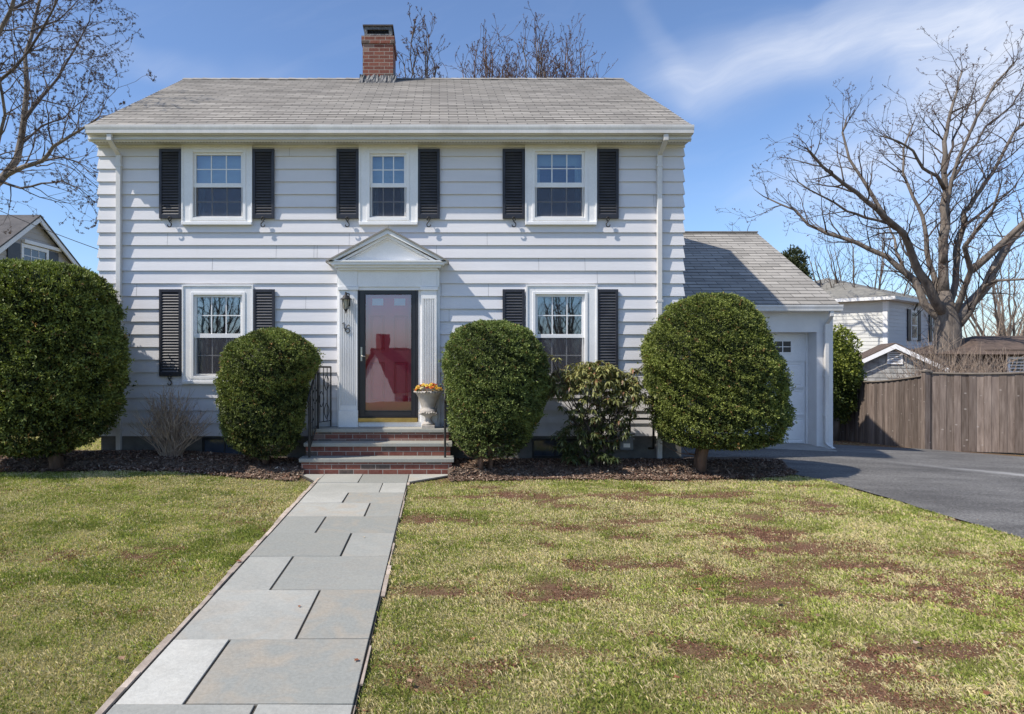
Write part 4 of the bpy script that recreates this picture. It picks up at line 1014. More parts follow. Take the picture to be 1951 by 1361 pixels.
    for (px, r0, n_) in stems:
        bx = X(px, Yc)
        for k in range(n_):
            x, y, z_ = bx+rs.uniform(-.02, .02), Yc+rs.uniform(-.06, .06), gz_-.05; pts = [(x, y, z_)]; rad = [r0*rs.uniform(.8, 1.1)]
            dx, dy = rs.uniform(-.35, .35), rs.uniform(-.25, .2)
            zt = zc[0]+(zc[-1]-zc[0])*.45
            for j in range(6):
                f = (j+1)/6; pts.append((x+dx*f*f*1.1+rs.uniform(-.012, .012), y+dy*f+rs.uniform(-.012, .012), z_+(zt-z_)*f)); rad.append(rad[0]*(1-.55*f))
            mb.tube(pts, rad, 8)
            for _ in range(9):      # bare twigs low down
                j = rs.randint(1, 4); p = Vector(pts[j]); ang = rs.random()*6.28; l = rs.uniform(.2, .6)
                q = p+Vector((math.cos(ang)*l*.5, math.sin(ang)*l*.35, rs.uniform(.0, .15))); q2 = p+Vector((math.cos(ang)*l, math.sin(ang)*l*.6, rs.uniform(.05, .35)))
                if max(q.y, q2.y) < FAC-.06: mb.tube([p, q, q2], [.008, .006, .003], 5)
    mb.build('trunk', M['yew_bark'], root, smooth=True)
    return root
DK, LT = (.028, .042, .012), (.235, .27, .07)
yew('large square clipped yew hedge at the left edge, taller than the others', [(508, -20, 120), (514, -60, 160), (525, -85, 192), (550, -95, 222), (600, -100, 238), (660, -102, 246), (720, -102, 246), (780, -100, 236), (820, -98, 218), (845, -80, 180), (862, 10, 130)],
    9.35, 38000, (.030, .046, .013), (.245, .28, .07), .85, stems=[(108, .085, 3)], seed=11, gap_z=.7, L=.046, W=.0095, thin=.30, ymin=10.9)
yew('round clipped yew just left of the front steps', [(629, 500, 532), (633, 482, 550), (645, 455, 577), (665, 430, 603), (690, 420, 616), (706, 416, 606), (730, 412, 592), (790, 414, 584), (830, 422, 580), (850, 436, 574), (868, 476, 548)],
    9.86, 26000, DK, LT, .78, stems=[(507, .05, 2)], seed=12, thin=.35)
yew('rounded clipped yew just right of the front steps on several thin stems', [(615, 915, 960), (619, 895, 978), (630, 870, 1008), (655, 852, 1030), (690, 846, 1044), (740, 848, 1046), (800, 856, 1030), (840, 862, 1015), (868, 885, 985)],
    9.70, 30000, (.032, .048, .014), (.23, .28, .08), .78, stems=[(915, .036, 2), (935, .034, 2)], seed=13, gap_z=.55, thin=.25)
yew('largest dome shaped yew at the right corner of the house beside the driveway', [(563, 1335, 1380), (568, 1308, 1402), (580, 1282, 1428), (610, 1250, 1457), (650, 1226, 1480), (700, 1217, 1498), (750, 1230, 1508), (800, 1238, 1513), (835, 1248, 1504), (848, 1290, 1450)],
    9.75, 46000, (.032, .050, .013), (.27, .305, .072), .80, stems=[(1334, .075, 2)], seed=14, gap_z=.25, thin=.8)
rng = np.random.default_rng(99)
# ---- rhododendron: leggy stems, whorls of long leaves
def rhodo(cx, cy, w, d, top, label, n=190):
    gz_ = float(g(cx, cy)+bed_h(cx, cy)); rs = random.Random(5)
    root = thing('rhododendron', label, 'shrub', (cx, cy, gz_)); mb = MB(); V = []; Fc = []; Cc = []; tips = []
    for k in range(13):
        a = rs.random()*6.28; x, y = cx+rs.uniform(-.15, .15), cy+rs.uniform(-.08, .08)
        tx = cx+w*rs.uniform(-.8, .8); ty = cy+d*rs.uniform(-.7, .6); tz = gz_+(top-gz_)*rs.uniform(.5, .85)
        pts = [(x, y, gz_-.03)]+[(x+(tx-x)*f**1.3+rs.uniform(-.05, .05), y+(ty-y)*f+rs.uniform(-.03, .03), gz_+(tz-gz_)*f) for f in (.2, .4, .6, .8, 1)]
        mb.tube(pts, [.022, .019, .016, .013, .010, .007], 6)
        for j in (2, 3, 4, 5):
            for _ in range(4):
                p = Vector(pts[j]); q = p+Vector((rs.uniform(-.28, .28), rs.uniform(-.18, .18), rs.uniform(.02, .28))); q.y = min(q.y, FAC-.15)
                mb.tube([p, (p+q)/2+Vector((0, 0, -.02)), q], [.008, .006, .004], 5); tips.append(q)
    top_n = 380
    for _ in range(top_n):
        a = rs.random()*6.28; r = math.sqrt(rs.random()); x = cx-.05+r*math.cos(a)*w*.92; y = cy+r*math.sin(a)*d*.85
        tips.append(Vector((x, y, top-.08-.30*r**3+rs.uniform(-.26, .0)+.04*math.sin(x*9))))
    for _ in range(24): tips.append(Vector((cx+rs.uniform(.45, .85), cy+rs.uniform(-.3, .2), gz_+rs.uniform(.75, 1.15))))
    for _ in range(110): tips.append(Vector((cx+rs.uniform(-.65, .25), cy+rs.uniform(-.35, .2), gz_+rs.uniform(.1, .6))))
    for tpt in tips:
        high = (tpt.z-gz_)/(top-gz_)
        for k in range(rs.randint(11, 17)):
            a = rs.random()*6.28; dr = rs.uniform(-1.0, .35); d0 = Vector((math.cos(a), math.sin(a), dr)).normalized(); s_ = d0.cross(Vector((0, 0, 1))).normalized()
            l = rs.uniform(.065, .12); wd = rs.uniform(.011, .018); sag = Vector((0, 0, -.03))
            b = len(V); m_ = tpt+d0*l*.5; V += [tpt, m_+s_*wd, tpt+d0*l+sag, m_-s_*wd, m_+Vector((0, 0, -.004))]
            Fc += [(b, b+1, b+2, b+4), (b, b+4, b+2, b+3)]
            u = min(1, max(0, high*1.25-.35+rs.uniform(-.3, .3)))
            c = np.array((.06, .08, .028))*(1-u)+np.array((.36, .34, .12))*u
            if rs.random() < .10*high: c = np.array((.26, .13, .07))
            Cc += [c*rs.uniform(.8, 1.2)]*5
    mb.build('stem', M['twig'], root, smooth=True)
    me = bpy.data.meshes.new('foliage'); me.from_pydata([tuple(v) for v in V], [], Fc)
    at = me.attributes.new('tint', 'FLOAT_COLOR', 'POINT'); at.data.foreach_set('color', np.hstack([np.array(Cc), np.ones((len(Cc), 1))]).astype('f').ravel())
    link_mesh('foliage', me, M['leaf_gloss'], root)
M['leaf_gloss'] = M_tint('leathery leaves', .38, .5, trans=.12)
rhodo(X(1136, 9.85), 9.85, .76, .42, 1.72, 'leggy rhododendron with yellowish drooping leaves between the two right hand yews')
# ---- bare twiggy shrub
def bare_shrub(cx, cy, gz_, h, w, n, label, mat, name='bare_shrub', cat='shrub', seed=3, r0=.006, sub=4, group=None):
    rs = random.Random(seed); root = thing(name, label, cat, (cx, cy, gz_), group=group); mb = MB()
    for k in range(n):
        a = rs.random()*6.28; r = rs.random()**.6; ex = math.cos(a)*r*w; ey = math.sin(a)*r*w*.6; hh = h*(1-.45*r*r)*rs.uniform(.55, 1.02)
        bx, by = cx+rs.uniform(-.12, .12)*w/.6, cy+rs.uniform(-.08, .08); pts = []
        for j in range(6):
            f = j/5; pts.append((bx+ex*f**1.1+rs.uniform(-.012, .012)*w*1.5, min(by+ey*f, cy+.5), gz_-.02+hh*f**.85))
        mb.tube(pts, [r0*(1-.7*j/5) for j in range(6)], 4, caps=False)
        for _ in range(sub):
            p = Vector(pts[rs.randint(2, 4)]); l = h*rs.uniform(.1, .25); q = p+Vector((rs.uniform(-.7, .7), rs.uniform(-.5, .5), rs.uniform(.3, 1))).normalized()*l
            mb.tube([p, (p+q)/2+Vector((rs.uniform(-.01, .01), 0, 0)), q], [r0*.5, r0*.4, r0*.25], 3, caps=False)
    mb.build('branches', mat, root); return root
M['tan_twig'] = simple('tan twigs', (.42, .33, .25), (.26, .19, .145), scale=8, rough=.9, bump=.1)
_sx, _sy = X(326, 9.95), 9.95
bare_shrub(_sx, _sy, float(g(_sx, _sy)+bed_h(_sx, _sy)), 1.12, .60, 120, 'bare leafless tan shrub fanning up below the lower left window', M['tan_twig'], r0=.0075, sub=6)
# ================================================================== BARE TREES
class Tree:
    def __init__(s, seed, minr=.007): s.rs = random.Random(seed); s.segs = []; s.tips = []; s.minr = minr
    def limb(s, pts, r0, r1, sub, lv=0, kids=None, L=None):
        """hand-laid limb; children sprout along it"""
        pts = [Vector(p) for p in pts]; out = [pts[0]]
        for a, b in zip(pts, pts[1:]):
            n = max(2, int((b-a).length/.45))
            for i in range(1, n+1): out.append(a.lerp(b, i/n)+Vector((s.rs.gauss(0, .02), s.rs.gauss(0, .02), s.rs.gauss(0, .02)))*(b-a).length*.6)
        n = len(out); rad = [r0+(r1-r0)*(i/(n-1))**.8 for i in range(n)]
        s.segs.append((out, rad, 8 if r0 > .08 else 6))
        tot = sum((b-a).length for a, b in zip(out, out[1:])); acc = 0
        for i in range(1, n):
            acc += (out[i]-out[i-1]).length; f = acc/tot
            k = sub*(out[i]-out[i-1]).length*(.35+f)
            while s.rs.random() < k:
                k -= 1; d = (out[i]-out[i-1]).normalized(); r = rad[i]
                ax = d.orthogonal().normalized(); ax.rotate(Matrix.Rotation(s.rs.random()*6.28, 3, d)); nd = (d*s.rs.uniform(.5, 1.1)+ax*s.rs.uniform(.6, 1.1)+Vector((0, 0, s.up))).normalized()
                s.grow(out[i], nd, min(L or 9, s.len0*(1-.35*f)*s.rs.uniform(.5, 1.15)), min(r*.55, s.rk), lv+1)
        s.grow(out[-1], (out[-1]-out[-2]).normalized(), s.len0*.35, r1*.9, lv+1)
    def grow(s, p, d, L, r, lv):
        n = max(3, int(L/s.step)); pts = [p]; rad = [r]; q = p.copy(); d = d.copy()
        for i in range(n):
            d = (d+Vector((s.rs.gauss(0, s.wig), s.rs.gauss(0, s.wig), s.rs.gauss(0, s.wig)+s.up*.12))).normalized()
            q = q+d*(L/n); pts.append(q.copy()); rad.append(max(s.minr*.6, r*(1-.72*(i+1)/n)))
            if lv < s.maxlv and i > 0:
                for _ in range(2 if s.rs.random() < s.dens-1 else 1):
                    if s.rs.random() < s.dens:
                        ax = d.orthogonal().normalized(); ax.rotate(Matrix.Rotation(s.rs.random()*6.28, 3, d))
                        nd = (d+ax*s.rs.uniform(.55, 1.15)+Vector((0, 0, s.up*.6))).normalized()
                        s.grow(q, nd, L*s.rs.uniform(.30, .58), max(s.minr*.8, rad[-1]*.62), lv+1)
        s.segs.append((pts, rad, 6 if r > .05 else (4 if r > .02 else 3)))
        if lv >= 2: s.tips += pts[2:]
    def build(s, name, label, loc, group=None, mat_t=None, mat_b=None, buds=0, bud_size=.02, cat='tree', trunk_r=.07, bud_cols=((.10, .045, .035), (.16, .08, .05))):
        root = thing(name, label, cat, loc, group=group); a = MB(); b = MB()
        for pts, rad, n in s.segs: (a if rad[0] > trunk_r else b).tube(pts, rad, n, caps=rad[0] > .03)
        if a.v: a.build('trunk', mat_t or M['bark'], root, smooth=True)
        b.build('branches', mat_b or M['twig'], root, smooth=True)
        if buds:
            T = [s.rs.choice(s.tips) for _ in range(buds)]; P = np.array([tuple(t) for t in T])+np.random.default_rng(1).normal(0, .008, (buds, 3))
            g_ = np.random.default_rng(2); u = g_.random((buds, 1)); cols = np.array(bud_cols[0])*(1-u)+np.array(bud_cols[1])*u
            keep = rng; V, Cc = sprig_mesh(P, np.tile([0, 0, 1.], (buds, 1)), bud_size*1.8, bud_size*.5, cols, 2, 1.2)
            bulk('buds', V, np.arange(len(V)).reshape(-1, 4), M['leaf'], root, col=Cc)
        print(name, len(s.segs), 'limbs', len(b.v), 'verts'); return root
def pt(px, py, Y): return (X(px, Y), Y, Z(py, Y))
# --- large maple right
T = Tree(21, .009); T.len0 = 2.2; T.rk = .036; T.step = .27; T.wig = .17; T.up = .22; T.maxlv = 4; T.dens = .80
D0 = 27.0
def P_(l, dy=0.): return [pt(x, y, D0+dy*i/(len(l)-1)) for i, (x, y) in enumerate(l)]
base = pt(1808, 668, D0); gzb = float(g(base[0], D0))
T.segs.append(([Vector((base[0]+.1, D0, gzb-.2)), Vector((base[0]+.05, D0, gzb+1.2)), Vector(pt(1806, 650, D0)), Vector(pt(1806, 615, D0)), Vector(pt(1800, 585, D0)), Vector(pt(1799, 555, D0))], [.62, .52, .47, .44, .36, .20], 14))
limbs = [
 ([(1797, 612), (1762, 581), (1743, 535), (1689, 490), (1632, 463), (1575, 444), (1540, 429), (1517, 402), (1464, 379)], 2.5, .30, .03),
 ([(1800, 600), (1785, 580), (1743, 493), (1720, 444), (1689, 417), (1632, 367), (1586, 333), (1552, 299), (1537, 283)], -3, .36, .03),
 ([(1689, 417), (1655, 360), (1617, 302), (1605, 253), (1612, 230)], 1, .15, .03),
 ([(1700, 428), (1650, 415), (1613, 402), (1563, 371), (1521, 348)], -1, .12, .025),
 ([(1801, 585), (1790, 560), (1770, 501), (1758, 413), (1739, 375), (1720, 329), (1722, 283), (1738, 240)], 2, .24, .03),
 ([(1799, 560), (1796, 482), (1800, 367), (1800, 272), (1812, 215), (1831, 138)], 1, .34, .03),
 ([(1799, 360), (1785, 335), (1758, 322), (1739, 287), (1710, 268), (1682, 260)], -2, .14, .025),
 ([(1798, 500), (1812, 345), (1835, 280), (1861, 226), (1899, 157), (1930, 123)], -1, .18, .03),
 ([(1806, 590), (1815, 560), (1838, 406), (1870, 360), (1899, 314), (1930, 253), (1955, 230), (1990, 170)], 2, .24, .03),
 ([(1812, 610), (1830, 570), (1850, 516), (1838, 471), (1860, 440), (1892, 398), (1905, 360)], -3, .25, .03),
 ([(1850, 516), (1899, 474), (1951, 425), (2010, 370), (2060, 300)], -2, .26, .04),
 ([(1815, 620), (1840, 590), (1880, 543), (1919, 467), (1957, 425), (2000, 340), (2030, 230)], 3, .42, .05),
 ([(1822, 630), (1850, 595), (1876, 545), (1899, 535), (1951, 532), (2000, 520)], -3, .16, .03),
 ([(1795, 600), (1765, 555), (1727, 528), (1708, 480), (1704, 455), (1690, 420)], 3, .2, .03),
 ([(1812, 345), (1850, 290), (1880, 240), (1930, 200), (1951, 160)], 2, .1, .025),
 ([(1800, 330), (1822, 250), (1850, 190), (1862, 150)], 3, .10, .02),
 ([(1838, 430), (1875, 400), (1920, 370), (1951, 330)], 1, .10, .02),
]
for l, dy, r0, r1 in limbs: T.limb(P_(l, dy), r0*.60, r1, 2.8)
T.build('bare_maple_tree', 'huge bare maple with many spreading grey limbs behind the right hand neighbour house', (base[0]+.1, D0, gzb), trunk_r=.06, buds=14000, bud_size=.022)
# --- maple at left edge, reddish buds
T = Tree(5, .0045); T.len0 = 1.5; T.rk = .018; T.step = .17; T.wig = .2; T.up = .12; T.maxlv = 4; T.dens = .88
D1 = 13.5
def Q_(l, dy=0.): return [pt(x, y, D1+dy*i/(len(l)-1)) for i, (x, y) in enumerate(l)]
bx = X(-230, D1); gzl = float(g(bx, D1))
T.segs.append(([Vector((bx, D1, gzl-.2)), Vector((bx+.05, D1, 1.4)), Vector(pt(-190, 560, D1)), Vector(pt(-120, 460, D1))], [.36, .30, .27, .24], 12))
for l, dy, r0, r1 in [
 ([(-120, 460), (-60, 395), (0, 345), (32, 305), (46, 229), (51, 176), (46, 106), (70, 30), (90, -60)], 1.5, .15, .03),
 ([(10, 335), (45, 318), (81, 307), (102, 279), (135, 258), (169, 240), (190, 222)], -1.5, .075, .018),
 ([(46, 229), (75, 190), (110, 150), (140, 100), (170, 40)], 1, .06, .018),
 ([(-120, 460), (-100, 330), (-60, 200), (-20, 100), (20, 20), (40, -50)], -1, .14, .03),
 ([(-60, 200), (-20, 170), (30, 130), (80, 60), (120, -30)], -2, .06, .018),
 ([(-60, 395), (-10, 300), (10, 220), (-5, 140), (-20, 60)], -1.5, .07, .02),
 ([(46, 270), (80, 240), (120, 225), (160, 190)], 1.2, .04, .012),
 ([(0, 345), (40, 360), (80, 350), (120, 345), (150, 360)], -1, .04, .012),
 ([(81, 307), (120, 300), (150, 310), (172, 330)], -1.2, .03, .01),
 ([(60, 60), (110, 40), (150, 0)], 1, .04, .012),
 ([(20, 20), (60, 0), (110, -20)], 1, .05, .012),
]: T.limb(Q_(l, dy), r0*.75, r1*.8, 4.2)
T.build('budding_maple_tree', 'bare maple with small dark buds filling the upper left corner of the sky', (bx, D1, gzl), trunk_r=.05, buds=60000, bud_size=.0095, bud_cols=((.045, .025, .02), (.11, .065, .045)))
# --- trees behind the roof
def vase(name, label, cx, Y, top, w, n, seed, r0=.11, buds=3000, up=.35, minr=.009, lv=3, dens=.5, group=None, len0=2.2, fork=2.5, mb_=None, bs=.03, dsub=1.6):
    T = Tree(seed, minr); T.len0 = len0; T.rk = .03; T.step = .4; T.wig = .12; T.up = up; T.maxlv = lv; T.dens = dens
    gz_ = float(g(cx, Y)); T.segs.append(([Vector((cx, Y, gz_-.2)), Vector((cx, Y, gz_+fork))], [r0*2.2, r0*1.7], 10))
    for k in range(n):
        a = T.rs.random()*6.28; r = math.sqrt(T.rs.random()); tx = cx+math.cos(a)*r*w; ty = Y+math.sin(a)*r*w*.8; tz = top*(1-.28*r*r)*T.rs.uniform(.9, 1.0)
        T.limb([(cx, Y, gz_+fork*.9), (cx+(tx-cx)*.35, Y+(ty-Y)*.35, gz_+(tz-gz_)*.42), (cx+(tx-cx)*.75, Y+(ty-Y)*.75, gz_+(tz-gz_)*.72), (tx, ty, tz)], r0*.8, .018, dsub)
    return T.build(name, label, (cx, Y, gz_), buds=buds, bud_size=bs, trunk_r=.08, group=group, mat_b=mb_)
M['red_twig'] = simple('reddish brown twigs', (.17, .105, .075), (.10, .06, .045), scale=6, rough=.9, bump=.1)
vase('slender_bare_tree', 'slender bare tree rising behind the roof just right of the chimney', X(797, 24), 24, Z(2, 24), 1.05, 12, 31, r0=.06, buds=7000, len0=1.1, dens=.7, bs=.022, dsub=3.2, minr=.012)
vase('bare_crown_tree', 'dense bare tree with reddish twigs above the middle of the roof', X(925, 27), 27, Z(72, 27), 2.4, 38, 32, r0=.09, buds=14000, mb_=M['red_twig'], len0=1.5, dens=.7, dsub=3.0, bs=.022, minr=.012)
vase('bare_crown_tree', 'tallest bare tree above the roof, reddish, left of the ridge end', X(1020, 28.5), 28.5, Z(55, 28.5), 2.7, 46, 33, r0=.11, buds=20000, mb_=M['red_twig'], len0=1.6, dens=.7, dsub=3.0, bs=.022, minr=.012)
vase('bare_crown_tree', 'lower bare tree showing thin twigs near the right end of the ridge', X(1085, 30), 30, Z(70, 30), 2.1, 32, 34, r0=.08, buds=11000, mb_=M['red_twig'], len0=1.5, dens=.7, dsub=2.8, bs=.022, minr=.012)
# --- smaller trees at right
vase('bare_backyard_tree', 'multi stemmed bare tree between the garage roof and the big maple', X(1655, 34), 34, Z(430, 34), 3.4, 16, 41, r0=.12, buds=0, len0=2.4, dens=.55, fork=1.5)
vase('bare_backyard_tree', 'bare brushy tree at the right edge behind the big maple', X(1925, 36), 36, Z(470, 36), 4.2, 22, 42, r0=.12, buds=0, len0=2.6, dens=.6, fork=1.0, mb_=M['tan_twig'])
vase('bare_backyard_tree', 'low bare tree right of the maple trunk above the brown roof', X(1880, 33), 33, Z(560, 33), 3.0, 16, 43, r0=.08, buds=0, len0=1.8, dens=.6, fork=.8, mb_=M['tan_twig'])
vase('bare_backyard_tree', 'thin bare tree seen just above the garage ridge', X(1400, 40), 40, Z(424, 40), 1.7, 10, 44, r0=.07, buds=0, len0=1.5, dens=.5, fork=3)
# brambles over the shed roof
for k, (px, Y, h, w, s_) in enumerate(((1795, 19.5, 3.5, 1.7, 51), (1850, 20.5, 3.2, 1.6, 52), (1905, 18.8, 2.9, 1.6, 53))):
    x = X(px, Y); bare_shrub(x, Y, float(g(x, Y)), h, w, 150, ['tan bramble thicket over the low shed roof, nearest the big trunk', 'tan bramble thicket in the middle behind the fence', 'tan bramble thicket at the right edge above the fence'][k], M['tan_twig'], 'bramble_thicket', 'shrub', s_, .013, 7, group='bramble thickets behind the fence')
# evergreen behind the garage rake, shrub beside the fence
def leafy(name, label, cx, Y, z0, z1, w, n, dark, light, L, W, seed, cat='shrub', ex=1.0):
    global rng
    rng = np.random.default_rng(seed); root = thing(name, label, cat, (cx, Y, float(g(cx, Y))))
    v = rng.normal(0, 1, (n, 3)); v /= np.linalg.norm(v, axis=1)[:, None]; r = rng.random(n)**.25
    zc, zr = (z0+z1)/2, (z1-z0)/2
    P = np.stack([cx+v[:, 0]*w*r, Y+v[:, 1]*w*r, zc+v[:, 2]*zr*r], -1)
    l = (vnoise(P[:, 0]*2.2+P[:, 2]*1.7, P[:, 1]*2.2-P[:, 2]*1.1)-.5)*.55+(vnoise(P[:, 0]*6+P[:, 2]*5, P[:, 1]*6-P[:, 2]*4)-.5)*.3
    P = np.stack([P[:, 0]+v[:, 0]*w*l, P[:, 1]+v[:, 1]*w*l, P[:, 2]+v[:, 2]*zr*l*.6], -1)
    u = np.clip(.4+l*1.6+rng.normal(0, .25, n)+v[:, 2]*.25, 0, 1)[:, None]
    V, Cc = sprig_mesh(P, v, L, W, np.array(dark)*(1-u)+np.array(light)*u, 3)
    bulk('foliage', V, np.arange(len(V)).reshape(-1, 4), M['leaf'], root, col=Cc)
    gz_ = float(g(cx, Y)); MB().tube([(cx, Y, gz_-.1), (cx+.05, Y, (gz_+zc)/2), (cx, Y, zc)], [.09, .07, .04], 8).build('trunk', M['bark'], root, smooth=True)
    rng = np.random.default_rng(seed+1)
leafy('evergreen_shrub', 'bright yellow green shrub between the garage corner and the fence', X(1592, 18.4), 18.4, Z(800, 18.4), Z(634, 18.4), .58, 9000, (.03, .05, .012), (.24, .27, .05), .07, .022, 61)
leafy('pine_tree', 'distant dark pine just showing over the sloping garage roof edge', X(1512, 34), 34, 2.0, Z(476, 34), .75, 5000, (.02, .035, .015), (.07, .085, .035), .16, .03, 62, cat='tree')
# ================================================================== FENCE
M['board'] = None
t = NT('weathered fence boards'); co = t.coord(); r = t.n('Attribute', attribute_name='rnd').outputs['Fac']
v = t.n('VectorMath', {0: t.map(co, (1, 1, .09)), 1: t.n('CombineXYZ', {0: t.math('MULTIPLY', r, 53.), 2: t.math('MULTIPLY', r, 17.)}).outputs[0]}, operation='ADD').outputs[0]
n1 = t.noise(v, 22, 5, .65); n2 = t.noise(v, 4, 4); kn = t.n('TexVoronoi', {'Vector': t.map(co, (2.6, 2.6, 4.0)), 'Scale': 1.7}).outputs[0]
col = t.mix(t.ramp(n1, .3, .7), (.115, .085, .068), (.27, .215, .18))
col = t.mix(t.ramp(n2, .5, .75, 0, .6), col, (.17, .135, .12))
kk = t.ramp(r, 0, 1, .68, 1.4); col = t.mix(1.0, col, t.n('CombineColor', {0: kk, 1: kk, 2: kk}).outputs[0], 'MULTIPLY')
col = t.mix(t.ramp(kn, .07, .13, .75, 0), col, (.42, .37, .33))
M['board'] = t.done(t.bsdf(col=col, rough=.9, spec=.15, nrm=t.bump(n1, .5, .01)))
fence = thing('board_fence', 'tall weathered brown board fence with a dipping top rail beyond the driveway', 'fence', (11.0, 15.05, -.45))
def fpt(px, pyb, Y): return (X(px, Y), Y, Z(pyb, Y))
def fence_panel(A, B, zt_fn, dip):
    A, B = Vector(A), Vector(B); L = (B-A).xy.length; n = max(3, int(L/.13)); d = (B-A)/n; nn_ = Vector((-(B-A).y, (B-A).x, 0)).normalized()*.022; mb = MB()
    if nn_.x > 0: nn_ = -nn_
    cap = []
    for i in range(n):
        f0, f1 = i/n, (i+1)/n; p = A+d*i; q = A+d*(i+.965); mb.cur = random.random()
        za, zb_ = zt_fn(f0), zt_fn(f1); j = random.uniform(-.006, .006)
        o = nn_*(.5 if i % 2 else 1.0)
        b0 = p.z-.04; vs = [(p.x, p.y, b0), (q.x, q.y, b0), (q.x, q.y, zb_), (p.x, p.y, za)]
        vs2 = [(x+o.x, y+o.y, z) for x, y, z in vs]
        mb.add(vs+vs2, [(0, 1, 2, 3), (7, 6, 5, 4), (0, 3, 7, 4), (1, 5, 6, 2), (3, 2, 6, 7)])
    pl = mb.build('panel', M['board'], fence, rnd=True)
    V = [A.lerp(B, i/16) for i in range(17)]; c = MB()
    for i in range(16):
        a, b = V[i], V[i+1]; za, zb_ = zt_fn(i/16)+.001, zt_fn((i+1)/16)+.001; w = nn_.normalized()*.05
        c.add([(a.x-w.x, a.y-w.y, za), (b.x-w.x, b.y-w.y, zb_), (b.x+w.x, b.y+w.y, zb_), (a.x+w.x, a.y+w.y, za), (a.x-w.x, a.y-w.y, za+.028), (b.x-w.x, b.y-w.y, zb_+.028), (b.x+w.x, b.y+w.y, zb_+.028), (a.x+w.x, a.y+w.y, za+.028)],
              [(0, 3, 2, 1), (4, 5, 6, 7), (0, 1, 5, 4), (2, 3, 7, 6)])
    c.build('top_rail', M['rail'], fence)
M['rail'] = simple('bleached rail wood', (.30, .25, .20), (.2, .165, .135), scale=8, rough=.9, bump=.3)
PA = fpt(1606, 838, 19.1); PB = fpt(1762, 855, 15.1); PC = fpt(2010, 861, 14.1); PD = fpt(1570, 834, 20.2)
zA, zB = Z(727, 19.1), Z(717, 15.1)
def hyp(z0, z1, dip): return lambda f: z0+(z1-z0)*f-dip*math.sin(math.pi*f)
fence_panel(PA, PB, hyp(zA, zB, .07), 0)
fence_panel(PB, PC, hyp(Z(711, 15.1), Z(708, 14.1), .04), 0)
fence_panel(PC, (PC[0]+3, PC[1]-.8, PC[2]), hyp(Z(708, 14.1), Z(708, 14.1), .04), 0)
fence_panel((PA[0]-1.9, PA[1]+.1, PA[2]), PA, hyp(zA-.02, zA, .0), 0)
for P0, zt in ((PB, Z(708, 15.1)), (PC, Z(705, 14.1)), (PA, zA+.02)):
    o = MB().box(P0[0]-.06, P0[0]+.06, P0[1]-.09, P0[1]+.03, P0[2]-.1, zt).build('post', M['board'], fence, rnd=True)
    MB().box(P0[0]-.085, P0[0]+.085, P0[1]-.115, P0[1]+.055, zt, zt+.03).prism([(P0[0]-.05, zt+.0301), (P0[0]+.05, zt+.0301), (P0[0], zt+.055)], 'y', P0[1]-.08, P0[1]+.02).build('post_cap', M['rail'], fence)
# ================================================================== NEIGHBOUR HOUSES
M['tan'] = simple('tan grey clapboard', (.52, .48, .43), (.45, .42, .38), scale=1.5, rough=.6)
M['white_side'] = simple('cream vinyl siding', (.70, .69, .64), (.63, .62, .58), scale=1.5, rough=.6)
M['darkroof'] = simple('dark roof shingles', (.13, .12, .115), (.085, .08, .078), scale=3, rough=.95, bump=.6, bscale=30)
M['greyroof'] = simple('grey roof shingles', (.27, .26, .23), (.20, .19, .17), scale=3, rough=.95, bump=.6, bscale=30)
M['brownroof'] = simple('brown roof shingles', (.15, .105, .08), (.09, .065, .05), scale=4, rough=.95, bump=.6, bscale=25)
M['cedar'] = simple('grey cedar shingles', (.42, .41, .38), (.28, .275, .26), scale=5, rough=.9, bump=.4, rnd=.16)
def clap_wall(mb, p0, p1, z0, z1, expo, out, proud=.018, top=None):
    """boards on the vertical plane p0->p1, normal 'out'; top(f0) gives the height limit for gables"""
    p0, p1, out = Vector((*p0, 0)), Vector((*p1, 0)), Vector((*out, 0)).normalized(); n = int((z1-z0)/expo)+1
    for k in range(n):
        a, b = z0+k*expo, min(z0+(k+1)*expo, z1)
        if a >= z1-1e-4: break
        f = top(a) if top else (0, 1); f2 = top(b-1e-4) if top else (0, 1)
        if f is None: break
        if f2 is None: f2 = ((f[0]+f[1])/2,)*2
        mb.cur = random.random(); o = out*proud
        A = p0.lerp(p1, f[0]); B = p0.lerp(p1, f[1]); C_ = p0.lerp(p1, f2[1]); D_ = p0.lerp(p1, f2[0])
        mb.add([(A.x+o.x, A.y+o.y, a), (B.x+o.x, B.y+o.y, a), (C_.x, C_.y, b), (D_.x, D_.y, b), (A.x, A.y, a), (B.x, B.y, a)], [(0, 1, 2, 3), (4, 5, 1, 0)])
